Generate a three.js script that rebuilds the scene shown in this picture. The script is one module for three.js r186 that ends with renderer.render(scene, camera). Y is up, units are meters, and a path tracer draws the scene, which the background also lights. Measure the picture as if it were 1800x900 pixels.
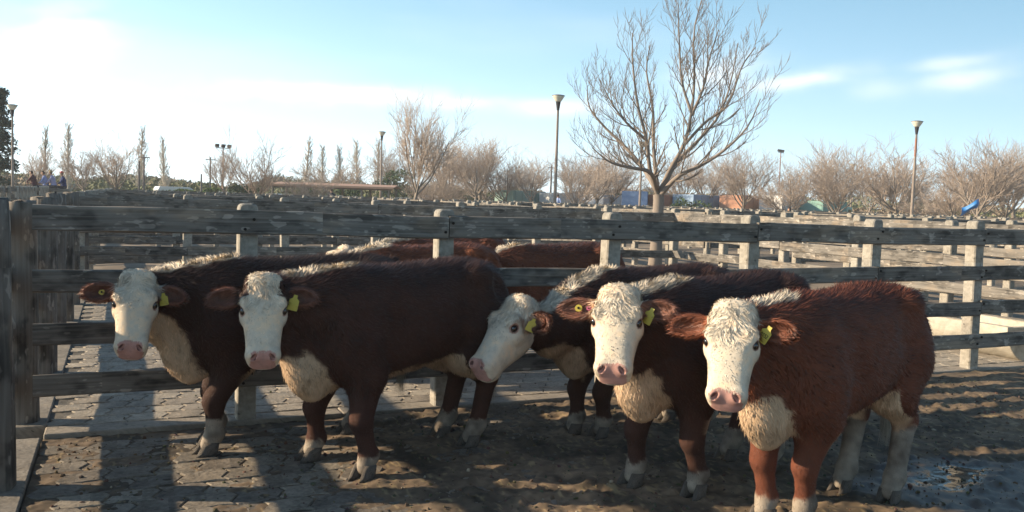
import * as THREE from 'three';
import { mergeGeometries } from 'three/addons/utils/BufferGeometryUtils.js';
import { RoundedBoxGeometry } from 'three/addons/geometries/RoundedBoxGeometry.js';

// ------------------------------------------------------------------ camera, sky, sun, exposure
const scene = new THREE.Scene();
const camera = new THREE.PerspectiveCamera(32.4, 2, 0.1, 3000);
camera.position.set(-0.836, 1.677, 6.562);
camera.rotation.order = 'YXZ';
camera.rotation.set(-0.06366, -0.4193, 0.0318);

const renderer = new THREE.WebGLRenderer({ antialias: true });
renderer.toneMapping = THREE.LinearToneMapping;
renderer.toneMappingExposure = 1.78;
renderer.shadowMap.enabled = true;

const SUN_AZ = THREE.MathUtils.degToRad(21), SUN_EL = THREE.MathUtils.degToRad(20.5);   // azimuth measured from -x towards -z
const sunDir = new THREE.Vector3(-Math.cos(SUN_AZ) * Math.cos(SUN_EL), Math.sin(SUN_EL), -Math.sin(SUN_AZ) * Math.cos(SUN_EL));
const sun = new THREE.DirectionalLight(new THREE.Color().setRGB(1, 0.81, 0.57), 5);
sun.position.copy(sunDir).multiplyScalar(120);
sun.castShadow = true;
sun.shadow.mapSize.set(4096, 4096);
Object.assign(sun.shadow.camera, { left: -60, right: 60, top: 60, bottom: -60, near: 1, far: 300 });
sun.shadow.radius = 1.2;
scene.add(sun, sun.target);

// ------------------------------------------------------------------ seeded noise
function rng(seed) { let s = seed >>> 0; return () => { s = (s + 0x6D2B79F5) | 0; let t = Math.imul(s ^ (s >>> 15), 1 | s); t = (t + Math.imul(t ^ (t >>> 7), 61 | t)) ^ t; return ((t ^ (t >>> 14)) >>> 0) / 4294967296; }; }
function hash3(x, y, z) { let h = Math.imul(x, 374761393) ^ Math.imul(y, 668265263) ^ Math.imul(z, 2147483647 ^ 0x5bd1e995); h = Math.imul(h ^ (h >>> 13), 1274126177); return ((h ^ (h >>> 16)) >>> 0) / 4294967296; }
function noise(x, y = 0, z = 0) {            // value noise, 0..1
  const X = Math.floor(x), Y = Math.floor(y), Z = Math.floor(z);
  let u = x - X, v = y - Y, w = z - Z; u = u * u * (3 - 2 * u); v = v * v * (3 - 2 * v); w = w * w * (3 - 2 * w);
  const L = (a, b, t) => a + (b - a) * t;
  return L(L(L(hash3(X, Y, Z), hash3(X + 1, Y, Z), u), L(hash3(X, Y + 1, Z), hash3(X + 1, Y + 1, Z), u), v),
    L(L(hash3(X, Y, Z + 1), hash3(X + 1, Y, Z + 1), u), L(hash3(X, Y + 1, Z + 1), hash3(X + 1, Y + 1, Z + 1), u), v), w);
}
function fbm(x, y = 0, z = 0, o = 4) { let a = 0.5, s = 0, n = 0; for (let i = 0; i < o; i++) { s += a * noise(x, y, z); n += a; a *= 0.5; x = x * 2.03 + 17.1; y = y * 2.03 + 5.7; z = z * 2.03 + 9.2; } return s / n; }
const clamp = (x, a = 0, b = 1) => x < a ? a : x > b ? b : x;
const sstep = (a, b, x) => { const t = clamp((x - a) / (b - a)); return t * t * (3 - 2 * t); };
const mix = (a, b, t) => a + (b - a) * t;
const V = (x, y, z) => new THREE.Vector3(x, y, z);

// ------------------------------------------------------------------ sky: air and thin cirrus
{
  const W = 1536, H = 768, data = new Float32Array(W * H * 4);
  const yaw = -0.4193, fw = [-Math.sin(yaw), -Math.cos(yaw)], rt = [Math.cos(yaw), -Math.sin(yaw)];
  // wisps: azimuth from the view axis (deg), elevation, half width, half height, slope, strength
  const wisps = [[-27, 8.3, 2.6, 1.6, .22, .75], [-11, 6.3, 8, .55, .03, .8], [-4, 6.1, 4, .45, .05, .7], [2, 6.0, 3.4, .5, .05, .7], [12.5, 8.2, 2.6, 1.1, .3, .65], [17.5, 7.8, 3.6, .45, .22, .85], [26, 8.6, 2.4, .38, .1, .6], [26.6, 7.7, 2.2, .55, .12, .7], [22, 7.3, 2, .6, .1, .3], [-60, 9, 9, 1.2, .1, .6], [55, 10, 9, .9, .1, .5]];
  for (let j = 0; j < H; j++) for (let i = 0; i < W; i++) {
    const ph = ((i + .5) / W - .5) * 2 * Math.PI, th = ((j + .5) / H - .5) * Math.PI;
    const cx = Math.cos(ph) * Math.cos(th), cy = Math.sin(th), cz = Math.sin(ph) * Math.cos(th);
    const el = Math.max(0, th) * 180 / Math.PI;
    const gam = Math.acos(clamp(cx * sunDir.x + cy * sunDir.y + cz * sunDir.z, -1, 1));
    const near = Math.exp(-gam / 0.75);                    // brightening towards the sun
    const t1 = Math.exp(-el / 7), t2 = Math.exp(-el / 20);
    let r = .04 + .29 * t2 + .52 * t1, g = .085 + .83 * t2 + .26 * t1, b = .20 + 1.27 * t2 - .08 * t1;
    const k = .465 + 1.2 * near;
    r = r * k * 1.02; g *= k; b *= k * .94;
    const haze = near * (1.5 * t1 + .36 * t2 + .1); r += haze * 1.0; g += haze * .93; b += haze * .8;
    // cirrus
    const az = Math.atan2(cx * rt[0] + cz * rt[1], cx * fw[0] + cz * fw[1]) * 180 / Math.PI, e = th * 180 / Math.PI;
    let c = 0;
    for (const [a0, e0, w, h, sl, st] of wisps) {
      const da = (az - a0), de = e - e0 - sl * da * .6; if (Math.abs(da) > w * 2 || Math.abs(de) > h * 3) continue;
      const m = Math.exp(-(da * da) / (w * w) * .9 - (de * de) / (h * h) * .8);
      c = Math.max(c, st * m * sstep(.22, .72, fbm(az * .55 + 3, e * 2.6 - az * .3, 4.4, 5) * .75 + m * .3));
    }
    const faint = sstep(.5, .85, fbm(az * .06 + 40, e * .28, 8.1, 5)) * .3 * sstep(2, 10, e) * (1 - sstep(40, 80, e));
    c = clamp(c + faint * (.4 + near));
    const wv = .78 + 1.0 * near;
    r = mix(r, wv, c * .75); g = mix(g, wv * .98, c * .75); b = mix(b, wv * .96, c * .75);
    if (th < 0) { const q = clamp(-th * 6); r = mix(r, .16, q); g = mix(g, .14, q); b = mix(b, .11, q); }
    const o = (j * W + i) * 4; data[o] = r; data[o + 1] = g; data[o + 2] = b; data[o + 3] = 1;
  }
  const tex = new THREE.DataTexture(data, W, H, THREE.RGBAFormat, THREE.FloatType);
  tex.mapping = THREE.EquirectangularReflectionMapping; tex.magFilter = THREE.LinearFilter; tex.minFilter = THREE.LinearFilter; tex.needsUpdate = true;
  scene.background = tex; scene.environment = tex;
}

// ------------------------------------------------------------------ naming helpers
const taken = {};
function numbered(n) { const k = taken[n] = (taken[n] ?? -1) + 1; return k ? `${n}_${String(k).padStart(3, '0')}` : n; }
function tag(o, label, category, group, kind) { o.userData = { ...o.userData, label, category }; if (group) o.userData.group = group; if (kind) o.userData.kind = kind; return o; }
function thing(name, label, category, [x, y, z] = [0, 0, 0], turn = 0, group) {
  const o = new THREE.Group(); o.name = numbered(name); o.position.set(x, y, z); o.rotation.y = turn; scene.add(o); return tag(o, label, category, group);
}
function part(name, geo, m, parent, [x, y, z] = [0, 0, 0]) { const o = new THREE.Mesh(geo, m); o.name = name; o.position.set(x, y, z); parent.add(o); return o; }
function struct(name, geo, m) { const o = new THREE.Mesh(geo, m); o.name = numbered(name); o.userData.kind = 'structure'; scene.add(o); return o; }

// ------------------------------------------------------------------ textures and materials
function tex2(W, H, fn, srgb, rep) {       // fn(u, v) -> [r, g, b] linear 0..1 (encoded to sRGB when srgb)
  const d = new Uint8Array(W * H * 4), enc = (x) => Math.round(255 * clamp(srgb ? (x <= .0031308 ? 12.92 * x : 1.055 * Math.pow(x, 1 / 2.4) - .055) : x));
  for (let j = 0; j < H; j++) for (let i = 0; i < W; i++) { const c = fn(i / W, j / H), o = (j * W + i) * 4; d[o] = enc(c[0]); d[o + 1] = enc(c[1]); d[o + 2] = enc(c[2]); d[o + 3] = 255; }
  const t = new THREE.DataTexture(d, W, H); t.wrapS = t.wrapT = THREE.RepeatWrapping; t.magFilter = THREE.LinearFilter; t.minFilter = THREE.LinearMipmapLinearFilter; t.generateMipmaps = true;
  if (srgb) t.colorSpace = THREE.SRGBColorSpace; if (rep) t.repeat.set(rep[0], rep[1]); t.needsUpdate = true; return t;
}
// weathered board: u spans 3 m along the grain, v spans 0.64 m (four strips of different grain)
function woodTone(u, v, s, dark) {
  const x = u * 3, y = v * .64;
  const g = fbm(x * 1.6 + s, y * 95 + fbm(x * 1.2, y * 6, s, 2) * 5, s, 4);
  const bl = fbm(x * 2.3 + 7, y * 8 + 3, s + 2.2, 4), st = fbm(x * 7, y * 14, s + 8, 4);
  const fleck = sstep(.70, .78, fbm(x * 16, y * 60, s + 4, 3)) * .55 + sstep(.69, .73, fbm(x * 9 + 4, y * 26, s + 14, 3)) * .9;
  let t = .52 + .75 * (g - .3) + .75 * (bl - .5) - dark * sstep(.42, .72, st) * .42;
  t = clamp(t, .14, 1.3) + fleck * .6;
  const k = sstep(.5, .7, bl);
  return [t * mix(.98, 1.04, k), t * mix(.97, .93, k), t * mix(.96, .82, k)];
}
function woodMat(s, base, dark) {
  const m = new THREE.MeshStandardMaterial({ roughness: .88, color: new THREE.Color().setRGB(...base) });
  m.map = tex2(1024, 256, (u, v) => woodTone(u, v, s, dark).map((c) => c * .72), true);
  m.bumpMap = tex2(1024, 256, (u, v) => { const x = u * 3, y = v * .64; const g = fbm(x * 1.6 + s, y * 95 + fbm(x * 1.2, y * 6, s, 2) * 5, s, 4); return [g, g, g]; }, false); m.bumpScale = .004;
  return m;
}
const M = {};
M.railA = woodMat(1.3, [.37, .335, .29], .8);
M.railB = woodMat(6.1, [.41, .37, .32], .65);
M.railC = woodMat(11.7, [.35, .315, .275], .8);
M.logWood = woodMat(21.3, [.34, .30, .26], .9);
function stoneTone(u, v, S, s, amp) { const n = fbm(u * S, v * S, s, 5), f = fbm(u * S * 7, v * S * 7, s + 3, 3), p = sstep(.72, .78, fbm(u * S * 5, v * S * 5, s + 9, 2)); return 1 + amp * ((n - .5) * 1.2 + (f - .5) * .9) - .4 * p; }
function stoneMat(base, s, S, amp, rough = .9) {
  const m = new THREE.MeshStandardMaterial({ roughness: rough, color: new THREE.Color().setRGB(...base) });
  m.map = tex2(512, 512, (u, v) => { const t = clamp(stoneTone(u, v, S, s, amp) * .62, .05, 1), w = fbm(u * S * .6 + 4, v * S * .6, s + 5, 3); return [t * mix(.96, 1.06, w), t, t * mix(1.04, .9, w)]; }, true);
  m.bumpMap = tex2(512, 512, (u, v) => { const t = fbm(u * S * 6, v * S * 6, s + 3, 4); return [t, t, t]; }, false); m.bumpScale = .004;
  return m;
}
M.concrete = stoneMat([.52, .475, .41], 3.3, 6, .8);
M.concreteStrip = stoneMat([.36, .315, .265], 8.3, 6, .7);
M.paversDirty = [stoneMat([.27, .23, .185], 55.3, 4, 1.1), stoneMat([.22, .185, .15], 65.3, 4, 1.1), stoneMat([.31, .265, .21], 75.3, 4, 1.1)];
M.pavers = [stoneMat([.44, .385, .32], 5.3, 5, .9), stoneMat([.37, .32, .265], 15.3, 5, .9), stoneMat([.49, .43, .355], 25.3, 5, .9)];
// ------------------------------------------------------------------ ground
const FLOOR = 0.032;                                     // the paved pen beyond the front fence lies a kerb higher
function sheet(xs, zs, fy, uvf) {
  const nx = xs.length, nz = zs.length, P = new Float32Array(nx * nz * 3), U = new Float32Array(nx * nz * 2), I = [];
  for (let j = 0; j < nz; j++) for (let i = 0; i < nx; i++) { const o = j * nx + i; P[o * 3] = xs[i]; P[o * 3 + 1] = fy(xs[i], zs[j]); P[o * 3 + 2] = zs[j]; const [a, b] = uvf(xs[i], zs[j]); U[o * 2] = a; U[o * 2 + 1] = b; }
  for (let j = 0; j < nz - 1; j++) for (let i = 0; i < nx - 1; i++) { const a = j * nx + i, b = a + 1, c = a + nx, d = c + 1; I.push(a, c, b, b, c, d); }
  const g = new THREE.BufferGeometry(); g.setAttribute('position', new THREE.BufferAttribute(P, 3)); g.setAttribute('uv', new THREE.BufferAttribute(U, 2)); g.setIndex(I); g.computeVertexNormals(); return g;
}
function lines(...segs) { const a = []; for (const [from, to, step] of segs) for (let x = from; x < to - 1e-6; x += step) a.push(x); a.push(segs[segs.length - 1][1]); return a; }

// trodden dirt and dung over the old paving of the front pen
const GX0 = -1.30, GX1 = 16, GZ0 = 0.085, GZ1 = 12;
const wetness = (x, z) => sstep(.50, .60, fbm(x * 1.5 + 2, z * 1.5, 3.3, 4) * .62 + .5 * Math.exp(-((x - 4.0) ** 2) / .75 - ((z - 2.75) ** 2) / .35) + .14 * Math.exp(-((x - 4.6) ** 2) / 1.5 - ((z - 3.2) ** 2) / .8) - .02);
const puddle = (x, z) => sstep(.62, .72, fbm(x * 3.1 + 9, z * 3.1, 7.3, 4) * .55 + .55 * Math.exp(-((x - 3.95) ** 2) / .35 - ((z - 2.72) ** 2) / .16));
function dirtH(x, z) {
  const cover = sstep(-.4, 1.5, x + (fbm(x * .9, z * .9, 2.2, 3) - .5) * 1.8 + z * .15);
  let h = mix(-.004, .014, cover);
  h += (fbm(x * 5.5, z * 5.5, 1.1, 4) - .5) * mix(.022, .026, cover) + (fbm(x * 26, z * 26, 4.1, 3) - .5) * .022;
  const hx = Math.floor(x / .17), hz = Math.floor(z / .17); for (let a = -1; a <= 1; a++) for (let b = -1; b <= 1; b++) { const u = hx + a, w = hz + b; if (hash3(u, w, 77) > .55) continue; const cx = (u + .2 + .6 * hash3(u, w, 5)) * .17, cz = (w + .2 + .6 * hash3(u, w, 6)) * .17, an = hash3(u, w, 8) * 6.28, dx = (x - cx) * Math.cos(an) + (z - cz) * Math.sin(an), dz = -(x - cx) * Math.sin(an) + (z - cz) * Math.cos(an), d = Math.hypot(dx / .062, dz / .048); if (d < 1.5) h += cover * (d < 1 ? -.016 * (1 - d * d) * (Math.abs(dz) < .007 ? .3 : 1) : .006 * (1.5 - d)); }
  const cl = fbm(x * 11 + 3, z * 11, 9.9, 3); h += Math.max(0, cl - .6) * .12 * cover - Math.max(0, .36 - cl) * .09 * cover;
  const p = puddle(x, z); h = mix(h, .002, p * .9);
  return h;
}
{
  const xs = lines([GX0, 6.5, .026], [6.5, GX1, .11]), zs = lines([GZ0, 4.3, .026], [4.3, GZ1, .14]);
  const uvf = (x, z) => [(x - GX0) / (GX1 - GX0), (z - GZ0) / (GZ1 - GZ0)];
  const at = (u, v) => [GX0 + u * (GX1 - GX0), GZ0 + v * (GZ1 - GZ0)];
  const m = new THREE.MeshStandardMaterial();
  m.map = tex2(1536, 1024, (u, v) => {
    const [x, z] = at(u, v), a = fbm(x * 1.3, z * 1.3, 5, 4), b = fbm(x * 9, z * 9, 6, 4), c = fbm(x * 30, z * 30, 7, 2), w = wetness(x, z);
    const dung = sstep(.52, .64, fbm(x * 3.4, z * 3.4, 12, 4)), dry = sstep(.35, .7, a);
    let t = (.45 + .65 * b + .8 * (c - .5)) * mix(.8, 1.2, dry);
    let r = .20 * t, g = .14 * t, bl = .088 * t;
    r = mix(r, .075 * t, dung * .8); g = mix(g, .056 * t, dung * .8); bl = mix(bl, .036 * t, dung * .8);
    const straw = sstep(.70, .76, fbm(x * 40, z * 14, 3, 2)); r += .12 * straw; g += .09 * straw; bl += .04 * straw;
    return [mix(r, .045, w * .75), mix(g, .04, w * .75), mix(bl, .036, w * .75)];
  }, true);
  m.roughnessMap = tex2(1024, 768, (u, v) => { const [x, z] = at(u, v); const w = wetness(x, z), p = puddle(x, z); const r = clamp(mix(mix(.95, .42, w), .07, p)); return [r, r, r]; }, false);
  m.roughness = 1; m.metalness = 0;
  struct('pen_dirt', sheet(xs, zs, dirtH, uvf), m);
}
{ // the wide ground: bare trodden earth between the pens, fading by patches into winter grass far out
  const xs = [], zs = []; for (let i = -40; i <= 40; i++) { const s = Math.sign(i) * (Math.abs(i) / 40) ** 2.2; xs.push(10 + s * 900); zs.push(-30 + s * 900); }
  const g = sheet(xs, zs, () => -.06, (x, z) => [x / 24, z / 24]);
  const m = new THREE.MeshStandardMaterial({ roughness: .96 });
  const nx = xs.length, C = new Float32Array(nx * nx * 3);
  for (let j = 0; j < nx; j++) for (let i = 0; i < nx; i++) { const k = sstep(78, 100, Math.hypot(xs[i] - 5, zs[j] + 10) + (fbm(xs[i] * .05, zs[j] * .05, 2) - .5) * 30); const o = (j * nx + i) * 3; C[o] = mix(.42, .20, k); C[o + 1] = mix(.33, .26, k); C[o + 2] = mix(.24, .10, k); }
  g.setAttribute('color', new THREE.BufferAttribute(C, 3)); m.vertexColors = true;
  m.map = tex2(512, 512, (u, v) => { const p = fbm(u * 14, v * 14, 2, 5), q = fbm(u * 90, v * 90, 5, 3); const t = clamp(.15 + .6 * p + .45 * (q - .4)); return [t, t, t]; }, true);
  struct('ground', g, m);
}
// ---- interlocking pavers, each with its own edges
function paverGeo(w, d, v) {
  const r = rng(900 + v), pts = [], g = .0045;
  const top = (t) => .010 * Math.sin(t * Math.PI * 2), side = (t) => .026 * Math.sin(t * Math.PI * 2);
  const n = 4;
  for (let i = 0; i < n; i++) { const t = i / n; pts.push([-w / 2 + g + (w - 2 * g) * t + side(0), -d / 2 + g + top(t)]); }
  for (let i = 0; i < n; i++) { const t = i / n; pts.push([w / 2 - g + side(t), -d / 2 + g + (d - 2 * g) * t]); }
  for (let i = 0; i < n; i++) { const t = 1 - i / n; pts.push([-w / 2 + g + (w - 2 * g) * t, d / 2 - g + top(t)]); }
  for (let i = 0; i < n; i++) { const t = 1 - i / n; pts.push([-w / 2 + g + side(t), -d / 2 + g + (d - 2 * g) * t]); }
  const N = pts.length, P = [], U = [], I = [], off = r();
  const ring = (s, y) => pts.forEach(([x, z]) => { P.push(x * s, y + (r() - .5) * .0012, z * s); U.push(x * s / .5 + off, z * s / .5 + off * 3.1); });
  ring(.945, .0); ring(1, -.007); ring(1, -.05);
  for (let i = 0; i < N; i++) { const j = (i + 1) % N; for (let k = 0; k < 2; k++) { const a = k * N + i, b = k * N + j; I.push(a, b, a + N, b, b + N, a + N); } }
  P.push(0, (r() - .5) * .003, 0); U.push(off, off * 3.1); const c = 3 * N; for (let i = 0; i < N; i++) I.push(c, (i + 1) % N, i);
  const q = new THREE.BufferGeometry(); q.setAttribute('position', new THREE.Float32BufferAttribute(P, 3)); q.setAttribute('uv', new THREE.Float32BufferAttribute(U, 2)); q.setIndex(I);
  const o = q.toNonIndexed(); o.computeVertexNormals(); return o;
}
const PW = .255, PD = .215, paverG = [0, 1, 2, 3, 4, 5].map((v) => paverGeo(PW, PD, v));
function paving(parent, x0, x1, z0, z1, y, max, tilt, seed, mats = M.pavers) {
  const r = rng(seed), spots = [];
  let row = 0;
  for (let z = z1 - PD / 2; z > z0 + PD / 2 - .02; z -= PD, row++) for (let x = x0 + PW / 2 + (row % 2) * PW / 2; x < x1 - PW / 2 + .01; x += PW) {
    const d = Math.hypot(x - camera.position.x, z - camera.position.z), a = Math.atan2(x - camera.position.x, camera.position.z - z) * 180 / Math.PI;
    spots.push({ x, z, d: d + (a < -8 || a > 58 ? 100 : 0), y: y + (r() - .5) * tilt, rx: (r() - .5) * tilt * 1.6, rz: (r() - .5) * tilt * 1.6, v: Math.floor(r() * 6), m: Math.floor(r() * 3), flip: r() < .5 });
  }
  spots.sort((a, b) => a.d - b.d);
  const rest = [[], [], []];
  spots.forEach((s, i) => {
    if (i < max) { const o = part('paver', paverG[s.v], mats[s.m], parent, [s.x, s.y, s.z]); o.rotation.set(s.rx, 0, s.rz); }
    else { const g = paverG[s.v].clone(); g.applyMatrix4(new THREE.Matrix4().compose(V(s.x, s.y, s.z), new THREE.Quaternion().setFromEuler(new THREE.Euler(s.rx, 0, s.rz)), V(1, 1, 1))); rest[s.m].push(g); }
  });
  rest.forEach((gs, k) => { if (gs.length) { const o = part('far_pavers', mergeGeometries(gs), mats[k], parent); o.userData.kind = 'stuff'; } });
}
{
  // joint sand under the pavers of the next pen
  const bed = struct('pen_paving', sheet(lines([-1.30, 9.5, .3]), lines([-8.5, -.11, .3]), () => FLOOR - .011, (x, z) => [x / 1.2, z / 1.2]), stoneMat([.17, .15, .125], 33.1, 6, .9));
  paving(bed, -1.29, 9.4, -8.4, -.13, FLOOR, 300, .005, 71);
  const bed2 = struct('front_paving', sheet(lines([-1.29, 2.4, .3]), lines([.09, 4.0, .3]), () => -.03, (x, z) => [x / 1.2, z / 1.2]), bed.material);
  paving(bed2, -1.28, 2.3, .10, 3.9, .002, 290, .012, 72, M.paversDirty);
}
{ // concrete kerb under the front fence and the cast strip along the left fence
  const box = (w, h, d, b) => { const g = new RoundedBoxGeometry(w, h, d, 2, b); const p = g.attributes.position, u = g.attributes.uv; for (let i = 0; i < p.count; i++) { const n = (fbm(p.getX(i) * 3, p.getZ(i) * 9, 5) - .5) * .012; p.setY(i, p.getY(i) + n); u.setXY(i, p.getX(i) * 1.1 + p.getY(i), p.getZ(i) * 1.1 + p.getY(i)); } return g; };
  for (let k = 0; k < 7; k++) { const w = 2.0, o = struct('kerb', box(w - .006, .16, .2, .012), M.concreteStrip); o.position.set(-1.3 + w / 2 + k * w, FLOOR - .079 + (k % 2) * .002, -.015); }
  for (let k = 0; k < 7; k++) { const d = 1.6, o = struct('concrete_strip', box(.36, .14, d - .006, .01), M.concreteStrip); o.position.set(-1.49, -.052 + (k % 2) * .002, .9 + k * d); }
  for (let k = 0; k < 5; k++) { const d = 1.7, o = struct('concrete_strip', box(.34, .14, d - .006, .01), M.concreteStrip); o.position.set(-1.465, FLOOR - .066 + (k % 2) * .002, -.13 - d / 2 - k * d); }
}
{ // crumbs of dung, clods and pebbles lying on the dirt: nobody could count them
  const g = new THREE.IcosahedronGeometry(1, 0), r = rng(5), n = 9000;
  const o = new THREE.InstancedMesh(g, new THREE.MeshStandardMaterial({ roughness: .95, color: 0xffffff }), n); o.name = 'dirt_crumbs';
  tag(o, 'scattered dung crumbs, clods and pebbles on the trodden dirt of the pen', 'dirt crumbs', null, 'stuff');
  const q = new THREE.Quaternion(), e = new THREE.Euler(), m4 = new THREE.Matrix4(), c = new THREE.Color();
  for (let i = 0; i < n; i++) {
    const back = i > 8000; const x = back ? -1 + r() * 8 : -1.2 + r() * 8.2, z = back ? -.2 - r() * 5 : .2 + r() * 3.9;
    const s = .0025 + .009 * r() ** 4, y = back ? FLOOR : Math.max(dirtH(x, z), x < 1.6 ? -.004 : -1);
    q.setFromEuler(e.set(r() * 6, r() * 6, r() * 6)); m4.compose(V(x, y + s * .3, z), q, V(s * (1 + r()), s * .7, s * (1 + r() * .6))); o.setMatrixAt(i, m4);
    const t = r(); if (t < .94) c.setRGB(.06 + .06 * r(), .045 + .04 * r(), .03 + .02 * r()); else c.setRGB(.3, .25, .18); o.setColorAt(i, c);
  }
  scene.add(o);
}
// ------------------------------------------------------------------ fences
function railGeo(len, h, t, N, seed, jit) {               // a sawn board with worn edges, x along its length, centred
  const P = [], U = [], I = [], c = .008, cs = [[-h / 2, -t / 2 + c], [-h / 2 + c, -t / 2], [h / 2 - c, -t / 2], [h / 2, -t / 2 + c], [h / 2, t / 2 - c], [h / 2 - c, t / 2], [-h / 2 + c, t / 2], [-h / 2, t / 2 - c]];
  const off = hash3(seed, 3, 5), vo = Math.floor(hash3(seed, 9, 1) * 4) / 4 + .03; let per = 0; const acc = cs.map((p, i) => { if (i) per += Math.hypot(p[0] - cs[i - 1][0], p[1] - cs[i - 1][1]); return per; });
  for (let i = 0; i <= N; i++) {
    const x = -len / 2 + len * i / N;
    cs.forEach(([y, z], k) => { const n = (noise(x * 6 + seed * 7, k * 3.1, seed) - .5) * jit, n2 = (noise(x * 5 + seed * 3, k * 5.7, seed + 4) - .5) * jit * .6; const bow = (noise(x * .7 + seed, 2.2, seed) - .5) * .03; P.push(x, y + n + bow, z + n2); U.push(x / 3 + off, vo + (k < 3 ? (y + h / 2) : k < 7 ? (h + (h / 2 - y)) : .01) / .64 * .92); });
  }
  for (let i = 0; i < N; i++) for (let k = 0; k < 8; k++) { const a = i * 8 + k, b = i * 8 + (k + 1) % 8; I.push(a, b, a + 8, b, b + 8, a + 8); }
  for (const e of [0, N]) { const s = P.length / 3; cs.forEach((_, k) => { const o = (e * 8 + k) * 3; P.push(P[o], P[o + 1], P[o + 2]); U.push(U[(e * 8 + k) * 2] * 1, U[(e * 8 + k) * 2 + 1]); }); for (let k = 1; k < 7; k++) e ? I.push(s, s + k, s + k + 1) : I.push(s, s + k + 1, s + k); }
  const g = new THREE.BufferGeometry(); g.setAttribute('position', new THREE.Float32BufferAttribute(P, 3)); g.setAttribute('uv', new THREE.Float32BufferAttribute(U, 2)); g.setIndex(I); const o = g.toNonIndexed(); o.computeVertexNormals(); return o;
}
function postGeo(w, d, h, seed, arch = .05) {             // cast concrete post with an arched top (arch seen from the rail side)
  const s = new THREE.Shape(), c = .012; s.moveTo(-w / 2, -.25); s.lineTo(w / 2, -.25); s.lineTo(w / 2, h - arch); s.quadraticCurveTo(w / 2, h, w / 5, h); s.lineTo(-w / 5, h); s.quadraticCurveTo(-w / 2, h, -w / 2, h - arch); s.closePath();
  const g = new THREE.ExtrudeGeometry(s, { depth: d - 2 * c, bevelEnabled: true, bevelThickness: c, bevelSize: c * .8, bevelOffset: -c * .8, bevelSegments: 1, curveSegments: 4 }); g.translate(0, 0, -d / 2 + c);
  const p = g.attributes.position, u = g.attributes.uv, off = hash3(seed, 4, 4);
  for (let i = 0; i < p.count; i++) { const x = p.getX(i), y = p.getY(i), z = p.getZ(i); p.setX(i, x + (noise(y * 9, z * 9, seed) - .5) * .008); u.setXY(i, (x + z) * .9 + off, y * .9 + off * 2); }
  g.computeVertexNormals(); return g;
}
function logGeo(rad, h, seed, sq = .5) {                  // hewn timber post: squarish, split and grooved
  const R = 14, N = 14, P = [], U = [], I = [];
  for (let j = 0; j <= N + 1; j++) for (let i = 0; i <= R; i++) {
    const a = i / R * Math.PI * 2, y = j <= N ? -.2 + (h + .2) * j / N : h, e = Math.pow(Math.abs(Math.cos(a)) ** (2 + 4 * sq) + Math.abs(Math.sin(a)) ** (2 + 4 * sq), -1 / (2 + 4 * sq));
    const ai = i % R, gr = (noise(ai * 1.7, y * .7, seed) - .5) * .028 + (noise(ai * 3.9, y * 3, seed + 8) - .5) * .012;
    const r = j > N ? .0 : (rad * e + gr) * (1 - .05 * y / h) * (j === N ? .93 : 1);
    P.push(Math.cos(a) * r + Math.sin(y * 1.3 + seed) * .008, y + (j >= N ? (noise(ai, 1, seed) - .5) * .03 : 0), Math.sin(a) * r); U.push(y / 3 + seed * .37, i / R + seed * .1);
  }
  for (let j = 0; j <= N; j++) for (let i = 0; i < R; i++) { const a = j * (R + 1) + i; I.push(a, a + R + 1, a + 1, a + 1, a + R + 1, a + R + 2); }
  const g = new THREE.BufferGeometry(); g.setAttribute('position', new THREE.Float32BufferAttribute(P, 3)); g.setAttribute('uv', new THREE.Float32BufferAttribute(U, 2)); g.setIndex(I); g.computeVertexNormals(); return g;
}
const RAILY = [.345, .70, 1.055, 1.445], RAILH = [.15, .145, .15, .17];
const RAILM = [M.railA, M.railB, M.railC];
const postG = [0, 1, 2].map((i) => postGeo(.135, .13, 1.60, i)), railG = {};
function railOf(len, row, v, N = 10) { const k = `${len.toFixed(2)}_${row}_${v}_${N}`; return railG[k] ??= railGeo(len, RAILH[row], .042, N, row * 5 + v * 31 + 1, .014); }
const boltG = new THREE.CylinderGeometry(.011, .011, .012, 8).rotateX(Math.PI / 2), M_bolt = new THREE.MeshStandardMaterial({ color: 0x1c1815, roughness: .7, metalness: .5 });
// local frame: x along the fence, rails on the +z face of the posts
function fence(name, label, group, at, turn, n, { step = 1.5, seed = 1, bolts = false, first = 0, skip = [], y0 = 0, ends = [0, 0], near = true, railLen = 2 } = {}) {
  const f = thing(name, label, 'fence', [at[0], y0, at[1]], turn, group), r = rng(seed * 77);
  for (let i = first; i <= n; i++) if (!skip.includes(i)) { const p = part('post', postG[Math.floor(r() * 3)], M.concrete, f, [i * step, (r() - .5) * .03, 0]); p.rotation.set((r() - .5) * .03, Math.PI * Math.floor(r() * 2), (r() - .5) * .03); }
  for (let row = 0; row < 4; row++) {
    const cuts = [-ends[0]]; for (let i = (row % 2 ? 1 : 2); i < n; i += railLen) cuts.push(i * step); cuts.push(n * step + ends[1]);
    for (let k = 0; k + 1 < cuts.length; k++) {
      const len = cuts[k + 1] - cuts[k] - .008; if (len < .05) continue;
      const o = part('rail', railOf(len, row, (k + seed) % 3, near ? 10 : 4), RAILM[Math.floor(r() * 3)], f, [(cuts[k] + cuts[k + 1]) / 2, RAILY[row] + (r() - .5) * .02, .088 + (r() - .5) * .006]);
      o.rotation.set((r() - .5) * .05, 0, (r() - .5) * .007);
    }
  }
  if (bolts) for (let i = Math.max(first, 0); i <= n; i++) for (let row = 0; row < 4; row++) for (const s of [-1, 1]) part('bolt', boltG, M_bolt, f, [i * step + s * .03, RAILY[row] + s * .035, .113]);
  return f;
}
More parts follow.
